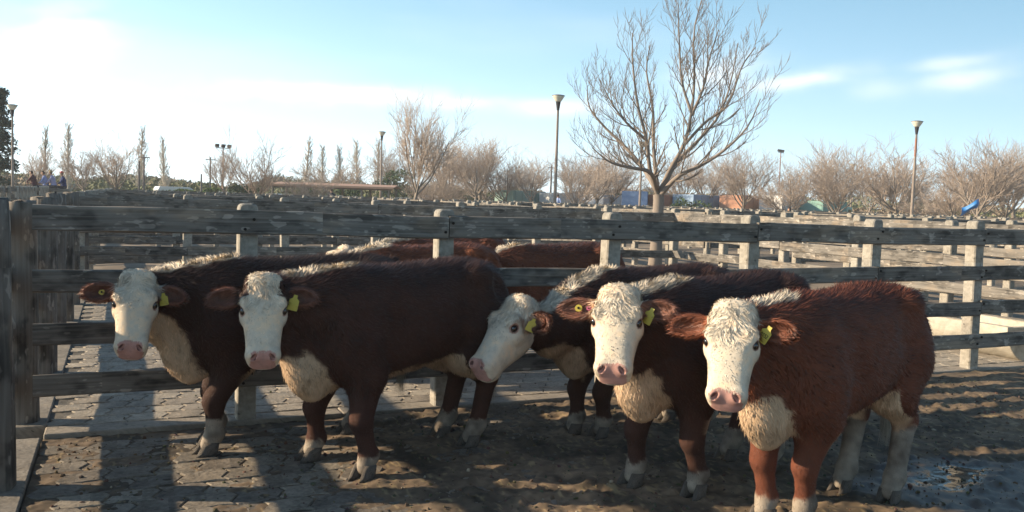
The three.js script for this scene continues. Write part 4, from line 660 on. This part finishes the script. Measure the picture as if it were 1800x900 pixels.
{ // dark conifer at the left edge: tiers of drooping boughs
  const t = thing('conifer_tree', 'dark evergreen conifer cut off by the left edge', 'tree', [-8.5, 0, -62.8]), B = newB(); tubeInto(B, [V(0, -.1, 0), V(0, 4, 0), V(.05, 8, 0)], [.25, .16, .03], 7); part('trunk', geoB(B), M_barkPlain, t);
  const r0 = rng(8), tiers = []; for (let i = 0; i < 70; i++) { const y = .9 + 7 * r0(), a = r0() * 6.28, R = mix(2.4, .6, Math.pow((y - .9) / 7.1, .9)) * (.55 + .5 * r0()); tiers.push([Math.cos(a) * R, y, Math.sin(a) * R, .42 + .25 * r0()]); }
  part('crown', leaves(15000, (r) => { const c = tiers[Math.floor(r() * tiers.length)], q = Math.pow(r(), .6), w = c[3]; return [c[0] * q + (r() - .5) * w, c[1] + (1 - q) * .25 + (r() - .5) * w * .9, c[2] * q + (r() - .5) * w, .035, .06, .04]; }, .13, 9), M_leaf, t);
}
const gB = 'green bushes beyond the pens', gr = [.11, .15, .045], gd = [.05, .085, .03], ol = [.17, .15, .07];
[[10.1, -81.8, 1.6, 1.7, .6, gd, 'rounded dark green bush behind the parked cars'], [4.0, -80, 1.2, .9, .3, gr, 'yellowish green bush left of the parked van'], [16.5, -72, 2.4, 1.6, .4, gd, 'green bush under the open shed roof'], [26.1, -85.7, 2.4, 3.2, 1, gd, 'dark evergreen behind the tall leafless tree by the lamp'], [46.9, -70.9, 2.2, 1.9, .5, gd, 'dark bush between the trees left of the big bare tree'], [43.6, -55.9, 1.5, 1.6, .3, gd, 'dark green bush right of the big bare tree'], [20.5, -75, 2.2, .9, .3, gr, 'light green bush right of the open shed'], [2.0, -90, 2.6, .9, .3, gr, 'low green bush behind the broad bushy tree'], [7.0, -93, 3.2, 1.0, .3, gr, 'long green bush behind the short utility poles']].forEach(([x, z, rx, ry, y0, c, l], i) => leafy('green_bush', l, x, z, rx, ry, y0, 2600, .17, c, 300 + i, gB));
for (const [x, z, h, l] of [[4.9, -84.3, 2.3, 'small palm with arching fronds right of the slim lone poplar'], [7.9, -86.3, 2.6, 'small palm with arching fronds beside the utility pole']]) {
  const t = thing('palm_tree', l, 'palm', [x, 0, z], 0, 'small palms by the cars'), B = newB(); tubeInto(B, [V(0, -.1, 0), V(.03, h * .35, 0), V(0, h * .62, 0)], [.16, .13, .11], 7); part('trunk', geoB(B), M_barkPlain, t);
  const r = rng(Math.round(x * 10)); part('fronds', leaves(2600, (q) => { const f = Math.floor(q() * 13), a = f * 2.4, s = q(), L = h * .62; const cx = Math.cos(a) * s * L, cz = Math.sin(a) * s * L, y = h * .62 + (s * .75 - s * s * 1.05) * L * (.8 + .5 * ((f * 7) % 5) / 5); return [cx + (q() - .5) * .12, y - q() * .16, cz + (q() - .5) * .12, .10, .15, .04]; }, .17, 77), M_leaf, t);
}
{ // far woodland and scrub along the horizon: one mass
  const o = new THREE.Mesh(leaves(120000, (r) => { const a = mix(-.24, 1.05, r()), q = r(), d = mix(100, 170, q), x = -.8 + Math.sin(a) * d, z = 6.5 - Math.cos(a) * d, hh = (1.2 + 4.0 * Math.pow(fbm(a * 26, q * 2.5, 3, 4), 1.5)) * (.8 + .5 * q), k = fbm(a * 19, q * 5, 8, 3), g = sstep(.45, .62, k); return [x, hh * Math.sqrt(r()), z, mix(.27, .14, g), mix(.21, .15, g), mix(.15, .07, g)]; }, .34, 60), M_leaf);
  o.name = 'far_woodland'; tag(o, 'low brown and green woodland and scrub along the horizon', 'woodland', null, 'stuff'); scene.add(o);
}
// ------------------------------------------------------------------ lamps and poles
const plain = (r, g, b, rough = .7, metal = 0) => new THREE.MeshStandardMaterial({ color: new THREE.Color().setRGB(r, g, b), roughness: rough, metalness: metal });
const M_pole = stoneMat([.46, .38, .33], 81.2, 4, .8), M_poleDark = plain(.16, .14, .13, .8), M_shade = plain(.72, .68, .55, .35), M_collar = plain(.03, .03, .035, .5, .4), M_white = plain(.75, .74, .71, .5), M_rust = plain(.30, .14, .09, .8);
function lamp(x, z, h, label, lean = 0, rust = false) {
  const t = thing('lamp_post', label, 'lamp post', [x, 0, z], 0, 'lamp posts among the pens'); t.rotation.z = lean;
  part('pole', new THREE.CylinderGeometry(.055, .10, h - .75, 10).translate(0, (h - .75) / 2, 0), M_pole, t);
  if (rust) part('sleeve', new THREE.CylinderGeometry(.062, .066, 1.0, 10).translate(0, h - 1.5, 0), M_rust, t);
  part('collar', new THREE.CylinderGeometry(.125, .065, .42, 12).translate(0, h - .56, 0), M_collar, t);
  const s = part('shade', new THREE.LatheGeometry([[.0, 0], [.12, 0], [.17, .06], [.29, .25], [.31, .30], [.0, .30]].map(([a, b]) => new THREE.Vector2(a, b)), 20).translate(0, h - .36, 0), M_shade, t);
  part('cap', new THREE.LatheGeometry([[.325, 0], [.31, .025], [.15, .06], [0, .065]].map(([a, b]) => new THREE.Vector2(a, b)), 20).translate(0, h - .062, 0), M_poleDark, s);
}
lamp(19, -32.9, 6.95, 'tallest lamp post, its white bowl left of the big bare tree'); lamp(40.2, -30, 6.85, 'lamp post with reddish pole on the right, before the dense trees', 0, true); lamp(-7.1, -57.7, 6.7, 'lamp post against the dark conifer at the left edge'); lamp(18.6, -63.8, 6.9, 'slender lamp post just left of the tall leafless tree'); lamp(-9, -112.3, 6.7, 'small distant lamp post behind the seated men'); lamp(30, -89.4, 5.4, 'small distant lamp post among the trees right of the shed'); lamp(71.1, -65.6, 6.7, 'small distant lamp post between the trees on the right'); lamp(31.5, -44.9, 5.9, 'lamp post half hidden by the limbs of the big bare tree');
for (const [x, z, h, l] of [[8.5, -85.8, 6.0, 'floodlight mast among the leafless trees above the parked cars'], [74.2, -80.7, 8.7, 'floodlight mast rising behind the trees on the right']]) {
  const t = thing('floodlight_mast', l, 'floodlight', [x, 0, z], .5, 'floodlight masts'); part('mast', new THREE.CylinderGeometry(.06, .10, h, 8).translate(0, h / 2, 0), M_rust, t); part('crossarm', new RoundedBoxGeometry(1.7, .08, .08, 1, .02).translate(0, h - .1, 0), M_poleDark, t);
  for (const k of [-.7, 0, .7]) { const f = part('floodlight', new RoundedBoxGeometry(.42, .3, .22, 2, .04), M_collar, t, [k, h + .12, 0]); f.rotation.x = .4; }
}
[[.7, -80.5, 4.1, 'short dark utility pole right of the broad bushy tree, left of a pair'], [1.1, -80.3, 4.7, 'taller dark utility pole of the pair right of the broad bushy tree'], [6.7, -88.8, 3.3, 'short dark post standing alone right of the parked van'], [8, -93.7, 5.2, 'thin utility pole beside the small palm'], [39.3, -74.3, 5.3, 'thin utility pole beside the tallest lamp post']].forEach(([x, z, h, l]) => { const t = thing('utility_pole', l, 'pole', [x, 0, z], .4, 'utility poles'); part('pole', new THREE.CylinderGeometry(.08, .11, h, 8).translate(0, h / 2, 0), M_poleDark, t); if (h > 4.5) { part('crossarm', new RoundedBoxGeometry(1.1, .09, .09, 1, .02).translate(0, h - .25, 0), M_poleDark, t); for (const k of [-.45, .45]) part('insulator', new THREE.CylinderGeometry(.035, .045, .12, 8).translate(k, h - .15, 0), M_white, t); } });
{ // open shed with a low pitched roof
  const t = thing('open_shed', 'open shed with a long low orange brown roof among the trees', 'shed', [14.2, 0, -60.5], -.42); const W = 9.4, D = 4;
  for (const sgn of [-1, 1]) { const g = new RoundedBoxGeometry(W, .07, D / 2 + .35, 1, .02), p = part('roof_slope', g, plain(.40, .25, .18, .8), t, [0, 2.36, sgn * (D / 4 + .1)]); p.rotation.x = sgn * .09; }
  part('fascia', new RoundedBoxGeometry(W + .02, .16, .05, 1, .01), plain(.40, .25, .17, .8), t, [0, 2.24, D / 2 + .32]);
  for (const x of [-4.3, -2.1, .1, 2.3, 4.3]) for (const z of [-D / 2, D / 2]) part('post', new RoundedBoxGeometry(.14, 2.26, .14, 1, .02).translate(0, 1.13, 0), M_barkPlain, t, [x, 0, z]);
  part('beam', new RoundedBoxGeometry(W - .4, .14, .1, 1, .02), M_barkPlain, t, [0, 2.12, D / 2 - .12]);
}
// ------------------------------------------------------------------ vehicles
const M_tyre = plain(.02, .02, .02, .9), M_glass = new THREE.MeshPhysicalMaterial({ color: new THREE.Color().setRGB(.02, .03, .04), roughness: .06, clearcoat: 1 }), M_rim = plain(.4, .4, .42, .35, .8), M_lens = plain(.7, .7, .66, .15), M_red = plain(.45, .02, .02, .3);
const wheelG = new THREE.TorusGeometry(.24, .085, 8, 18), rimG = new THREE.CylinderGeometry(.19, .19, .12, 14).rotateX(Math.PI / 2);
function wheels(t, xs, zs, k = 1) { for (const x of xs) for (const z of zs) { const w = part('wheel', wheelG, M_tyre, t, [x, .32 * k, z]); w.scale.setScalar(k); part('rim', rimG, M_rim, w); } }
function car(x, z, turn, paint, label, van) {
  const t = thing(van ? 'parked_van' : 'parked_car', label, van ? 'van' : 'car', [x, 0, z], turn, 'cars parked behind the pens');
  const pr = van ? [[-2.1, .3], [2.1, .3], [2.12, .8], [1.75, 1.0], [1.15, 1.72], [.9, 1.85], [-1.95, 1.85], [-2.1, 1.6]] : [[-2.0, .3], [2.0, .3], [2.05, .62], [1.9, .82], [1.0, .95], [.35, 1.42], [-.2, 1.5], [-1.15, 1.44], [-1.85, .98], [-2.02, .9]];
  const s = new THREE.Shape(pr.map(([a, b]) => new THREE.Vector2(a, b))), g = new THREE.ExtrudeGeometry(s, { depth: 1.5, bevelEnabled: true, bevelSize: .05, bevelThickness: .06, bevelSegments: 2 }).translate(0, 0, -.75);
  const m = new THREE.MeshPhysicalMaterial({ color: new THREE.Color().setRGB(...paint), roughness: .35, clearcoat: .8, clearcoatRoughness: .08 }); part('body', g, m, t);
  const wp = van ? [[1.02, 1.05], [.98, 1.62], [.2, 1.66], [.2, 1.05]] : [[.78, 1.0], [.3, 1.36], [-.2, 1.41], [-1.08, 1.35], [-1.55, 1.0]]; const wg = new THREE.ExtrudeGeometry(new THREE.Shape(wp.map(([a, b]) => new THREE.Vector2(a, b))), { depth: 1.66, bevelEnabled: false }).translate(0, 0, -.83); part('side_window', wg, M_glass, t);
  const ws = part('windscreen', new RoundedBoxGeometry(.04, van ? .72 : .62, 1.3, 1, .01), M_glass, t, van ? [1.5, 1.36, 0] : [.72, 1.2, 0]); ws.rotation.z = van ? .72 : .95;
  wheels(t, [-1.25, 1.25], [-.78, .78]); for (const k of [-.55, .55]) { part('headlight', new RoundedBoxGeometry(.08, .14, .3, 1, .03), M_lens, t, [2.06, .68, k]); part('tail_light', new RoundedBoxGeometry(.06, .16, .2, 1, .02), M_red, t, [-2.08, .8, k]); }
}
car(4.4, -87.7, .25, [.7, .7, .68], 'white van parked behind the pens, right of the lone slim poplar', true); car(9.5, -90, .7, [.42, .47, .52], 'silver blue car, leftmost of the cars under the leafless tree'); car(12.0, -89.5, .2, [.5, .55, .6], 'pale silver car parked second in the line under the leafless tree'); car(14.0, -84.5, .1, [.6, .62, .63], 'light grey car half behind the trunk of the leafless tree'); car(24.5, -76, .3, [.66, .66, .64], 'white car low behind the fences right of the shed'); car(31, -86, .5, [.68, .68, .66], 'white van parked between the trees left of the white tents', true);
function truck(x, z, turn, cab, box, label, L = 5, h = 2.0) {
  const t = thing('parked_truck', label, 'truck', [x, 0, z], turn, 'trucks parked among the trees');
  part('cargo_box', new RoundedBoxGeometry(L, h - .5, 2.2, 2, .05), plain(...box, .5), t, [-.6, .75 + (h - .5) / 2, 0]);
  for (let i = 0; i < 5; i++) part('rib', new RoundedBoxGeometry(.07, h - .55, 2.26, 1, .01), plain(...box.map((c) => c * .85), .5), t, [-.6 - L / 2 + .35 + i * (L - .7) / 4, .75 + (h - .5) / 2, 0]);
  const s = new THREE.Shape([[0, .45], [1.55, .45], [1.6, 1.1], [1.35, 1.95], [0, 2.0]].map(([a, b]) => new THREE.Vector2(a, b))); part('cab', new THREE.ExtrudeGeometry(s, { depth: 1.9, bevelEnabled: true, bevelSize: .04, bevelThickness: .05, bevelSegments: 2 }).translate(0, 0, -.95), plain(...cab, .4), t, [L / 2 - .55, 0, 0]);
  const w = part('windscreen', new RoundedBoxGeometry(.05, .7, 1.7, 1, .02), M_glass, t, [L / 2 + .97, 1.52, 0]); w.rotation.z = .28; part('side_window', new RoundedBoxGeometry(.7, .55, 2.06, 1, .02), M_glass, t, [L / 2 + .3, 1.5, 0]);
  part('chassis', new RoundedBoxGeometry(L + 1.6, .2, .9, 1, .03), M_tyre, t, [.2, .62, 0]); wheels(t, [-L / 2 + .4, L / 2 + .4], [-.95, .95], 1.3); for (const k of [-.7, .7]) part('headlight', new RoundedBoxGeometry(.08, .16, .28, 1, .03), M_lens, t, [L / 2 + 1.07, .8, k]);
}
truck(34.6, -70.5, .5, [.6, .6, .6], [.22, .34, .29], 'truck with a pale green box left of the tallest lamp post', 5.2, 2.3); truck(38.7, -69.1, .3, [.7, .7, .7], [.66, .66, .64], 'white truck just right of the tallest lamp post', 4.6, 2.2); truck(41.9, -67.7, .6, [.2, .25, .42], [.62, .63, .66], 'white and blue truck left of the big bare tree', 4, 2.2); truck(40.8, -60.5, 1.0, [.14, .22, .36], [.14, .22, .38], 'bright blue truck just left of the trunk of the big bare tree', 3.2, 2.5); truck(45.0, -61.5, .4, [.45, .17, .10], [.48, .19, .11], 'orange red truck right of the big bare tree', 4.2, 2.3); truck(47.4, -60, .4, [.7, .7, .7], [.25, .36, .5], 'blue boxed truck with white cab between the trees', 4.6, 2.4); truck(51.2, -58.5, .5, [.5, .24, .15], [.5, .24, .14], 'orange truck behind the twin trunked tree', 4.8, 2.5); truck(54.6, -57.0, .45, [.7, .7, .7], [.74, .73, .70], 'white boxed truck right of the twin trunked tree', 5, 2.6); truck(58.6, -56, .4, [.3, .5, .42], [.2, .38, .32], 'teal boxed truck at the right of the truck row', 5.2, 2.2);
for (const [x, z, h, l] of [[36.2, -78.5, 2.3, 'left one of two pointed white tents among the trees'], [38.4, -77.5, 2.4, 'right one of two pointed white tents among the trees']]) { const t = thing('white_tent', l, 'tent', [x, 0, z], .3, 'pointed white tents'); part('canvas', new THREE.LatheGeometry([[1.05, 0], [1.0, .9], [.55, 1.7], [.18, h], [0, h + .05]].map(([a, b]) => new THREE.Vector2(a, b)), 8), M_white, t); part('pole', new THREE.CylinderGeometry(.03, .03, .35, 6).translate(0, h + .15, 0), M_poleDark, t); }
{ const t = thing('slatted_cart', 'small white slatted cart between the pole and the parked cars', 'cart', [8.8, 0, -84], -.3); for (const y of [.9, 1.2, 1.5]) part('slat', new RoundedBoxGeometry(1.7, .1, .05, 1, .01), M_white, t, [0, y, 0]); for (const x of [-.8, -.4, 0, .4, .8]) part('upright', new RoundedBoxGeometry(.08, 1.1, .06, 1, .01), M_white, t, [x, 1.1, .04]); part('bed', new RoundedBoxGeometry(1.8, .12, 1.1, 1, .02), M_white, t, [0, .55, -.5]); wheels(t, [-.5, .5], [-.5], .9); }
{ // blue tarpaulin slung in the branches on the right
  const g = new THREE.PlaneGeometry(.85, .5, 14, 9), p = g.attributes.position; for (let i = 0; i < p.count; i++) { const x = p.getX(i), y = p.getY(i); p.setXYZ(i, x + .25 * y, y + .35 * x + .12 * Math.sin(x * 5), .16 * Math.sin(x * 7 + y * 4) + .1 * Math.cos(y * 9)); } g.computeVertexNormals();
  const b = g.clone(); b.translate(0, 0, -.006); const o = new THREE.Mesh(mergeGeometries([g, b]), new THREE.MeshStandardMaterial({ color: new THREE.Color().setRGB(.03, .18, .45), roughness: .5, side: THREE.DoubleSide })); o.name = 'blue_tarpaulin'; o.position.set(42.6, 2.05, -28.2); o.rotation.y = -.6; scene.add(o); tag(o, 'crumpled blue tarpaulin slung in the low branches on the right', 'tarpaulin');
}
// ------------------------------------------------------------------ people
function person(J, cols, at, turn, label, group) {           // J: joints of the pose in metres, y up, x forward
  const pr = [ell(J.head, [.095, .125, .085], .03), cap(J.neck, [J.head[0], J.head[1] - .06, J.head[2]], .055, .05, .03), cap(J.chest, J.neck, .14, .06, .06), ell(J.chest, [.13, .2, .2], .06), cap(J.hip, J.chest, .15, .15, .06), ell(J.hip, [.15, .13, .185], .05), ell([J.head[0] + .1, J.head[1] - .015, J.head[2]], [.022, .028, .016], .02), ell([J.head[0], J.head[1], J.head[2] + .085], [.025, .035, .012], .01), ell([J.head[0], J.head[1], J.head[2] - .085], [.025, .035, .012], .01)];
  for (const s of [0, 1]) { const sg = s ? 1 : -1; pr.push(cap([J.chest[0], J.chest[1] + .13, sg * .18], J.elbow[s], .06, .046, .03), cap(J.elbow[s], J.hand[s], .045, .032, .02), ell(J.hand[s], [.05, .045, .03], .02)); pr.push(cap([J.hip[0], J.hip[1] - .03, sg * .1], J.knee[s], .095, .062, .04), cap(J.knee[s], J.foot[s], .06, .042, .03), ell([J.foot[s][0] + .06, J.foot[s][1] - .03, J.foot[s][2]], [.13, .045, .05], .03)); for (let f = 0; f < 4; f++) pr.push(cap(J.hand[s], [J.hand[s][0] + .085 - Math.abs(f - 1.4) * .012, J.hand[s][1] - .03, J.hand[s][2] + (f - 1.5) * .018], .012, .009, .008)); pr.push(cap(J.hand[s], [J.hand[s][0] + .045, J.hand[s][1] + .015, J.hand[s][2] - sg * .05], .012, .009, .008)); }
  const f = union(pr), S = surfaceNets(f, [-.55, -.12, -.5], [.75, 1.9, .5], .019), C = [];
  for (let i = 0; i < S.P.length; i += 3) { const x = S.P[i], y = S.P[i + 1], z = S.P[i + 2], dH = Math.hypot(x - J.head[0], y - J.head[1], z - J.head[2]), hd = Math.min(...J.hand.map((h) => Math.hypot(x - h[0], y - h[1], z - h[2]))); let c = cols.shirt; if (Math.min(...J.foot.map((h) => Math.hypot(x - h[0] - .05, y - h[1] + .02, z - h[2]))) < .16) c = [.03, .025, .02]; else if (y < J.hip[1] + .06 && hd > .12) c = cols.trousers; if (hd < .11) c = cols.skin; if (dH < .16) { c = cols.skin; if (y > J.head[1] + .045 || (x < J.head[0] - .03 && y > J.head[1] - .05)) c = cols.hair; if (Math.abs(y - J.head[1]) < .014 && x > J.head[0] + .06 && Math.abs(Math.abs(z - J.head[2]) - .034) < .014) c = [.03, .02, .02]; if (Math.abs(y - J.head[1] + .06) < .007 && x > J.head[0] + .06 && Math.abs(z - J.head[2]) < .03) c = [.3, .12, .1]; } C.push(...c); }
  const g = new THREE.BufferGeometry(); g.setAttribute('position', new THREE.Float32BufferAttribute(S.P, 3)); g.setAttribute('normal', new THREE.BufferAttribute(S.N, 3)); g.setAttribute('color', new THREE.Float32BufferAttribute(C, 3)); g.setIndex(S.I);
  const t = thing('person', label, 'person', at, turn, group); part('body', g, M_hide, t);
  if (cols.hat) { const hatp = part('hat', new THREE.LatheGeometry((cols.cap ? [[.0, .115], [.07, .1], [.104, .03], [.108, 0], [.10, 0]] : [[0, .13], [.07, .12], [.095, .04], [.1, .01], [.17, .0], [.165, -.01], [.09, 0]]).map(([a, b]) => new THREE.Vector2(a, b)), 16), plain(...cols.hat, .8), t, [J.head[0], J.head[1] + .055, J.head[2]]); hatp.scale.z = .92; if (cols.cap) part('peak', new RoundedBoxGeometry(.09, .012, .12, 1, .005), hatp.material, hatp, [.13, .01, 0]); }
  return t;
}
const sit = (l) => ({ head: [.06 + l, 1.37, 0], neck: [.02 + l * .8, 1.2, 0], chest: [l * .5, .98, 0], hip: [-.04, .6, 0], elbow: [[.12 + l, .86, -.26], [.12 + l, .86, .26]], hand: [[.36, .74, -.12], [.36, .74, .12]], knee: [[.40, .58, -.12], [.40, .58, .12]], foot: [[.42, .14, -.12], [.42, .14, .12]] });
const stand = { head: [.02, 1.62, 0], neck: [0, 1.46, 0], chest: [0, 1.26, 0], hip: [0, .93, 0], elbow: [[-.02, 1.1, -.28], [-.02, 1.1, .28]], hand: [[.12, .88, -.28], [.12, .88, .28]], knee: [[.04, .5, -.1], [.02, .5, .1]], foot: [[0, .08, -.11], [-.02, .08, .11]] };
const skin = [.42, .25, .17], gS = 'people sitting on the pen fence at the left';
// a plank walkway carried over the fences, on whose edge they sit
{ const t = thing('plank_walkway', 'weathered plank walkway on posts above the fences at the far left', 'walkway', [-8.0, 0, -52.6]); for (let i = 0; i < 5; i++) part('plank', new RoundedBoxGeometry(7.6, .06, .2, 1, .01), M.railB, t, [.6, 1.46, -.45 + i * .215]); part('edge_board', new RoundedBoxGeometry(7.6, .18, .05, 1, .01), M.railB, t, [.6, 1.40, .57]); for (const x of [-3, -1.5, 0, 1.5, 3, 4.3]) part('post', new RoundedBoxGeometry(.14, 1.43, .14, 1, .02).translate(0, .71, 0), M.concrete, t, [x, 0, .2]); }
person(sit(.12), { shirt: [.08, .03, .035], trousers: [.03, .025, .03], hair: [.05, .03, .02], skin }, [-5.45, 1.0, -52.2], 2.6, 'person in a dark maroon jacket sitting hunched leftmost on the walkway', gS);
person(sit(.05), { shirt: [.30, .34, .55], trousers: [.05, .05, .07], hair: [.04, .03, .025], skin }, [-4.9, 1.0, -52.35], 3.0, 'dark haired person in a pale blue shirt sitting amid the walkway group', gS);
person(sit(.1), { shirt: [.34, .32, .48], trousers: [.06, .055, .06], hair: [.05, .04, .03], hat: [.34, .24, .12], skin }, [-4.45, 1.02, -52.2], 2.9, 'person in a tan brimmed hat and lilac shirt sitting on the walkway', gS);
person(sit(.02), { shirt: [.02, .035, .12], trousers: [.03, .03, .05], hair: [.04, .03, .02], hat: [.5, .07, .05], cap: true, skin }, [-3.95, 1.0, -52.5], 3.3, 'person in a red cap and navy jacket at the right of the walkway group', gS);
person(stand, { shirt: [.36, .44, .66], trousers: [.03, .035, .06], hair: [.03, .02, .02], skin }, [29.1, .45, -52.5], .6, 'person in a pale blue shirt standing right of the tallest lamp post');
person(stand, { shirt: [.03, .03, .04], trousers: [.03, .03, .04], hair: [.03, .02, .02], skin }, [13.2, .3, -57.5], 1.2, 'person in dark clothes standing under the open shed');
person(stand, { shirt: [.10, .07, .09], trousers: [.04, .04, .05], hair: [.03, .02, .02], skin }, [33.6, .0, -32.5], 2, 'person in dark clothes standing behind the fences right of the truck row');
scene.fog = new THREE.FogExp2(new THREE.Color().setRGB(.92, .93, .95), .0008);
scene.traverse((o) => { if (o.isMesh) { o.castShadow = true; o.receiveShadow = true; } });
renderer.render(scene, camera);
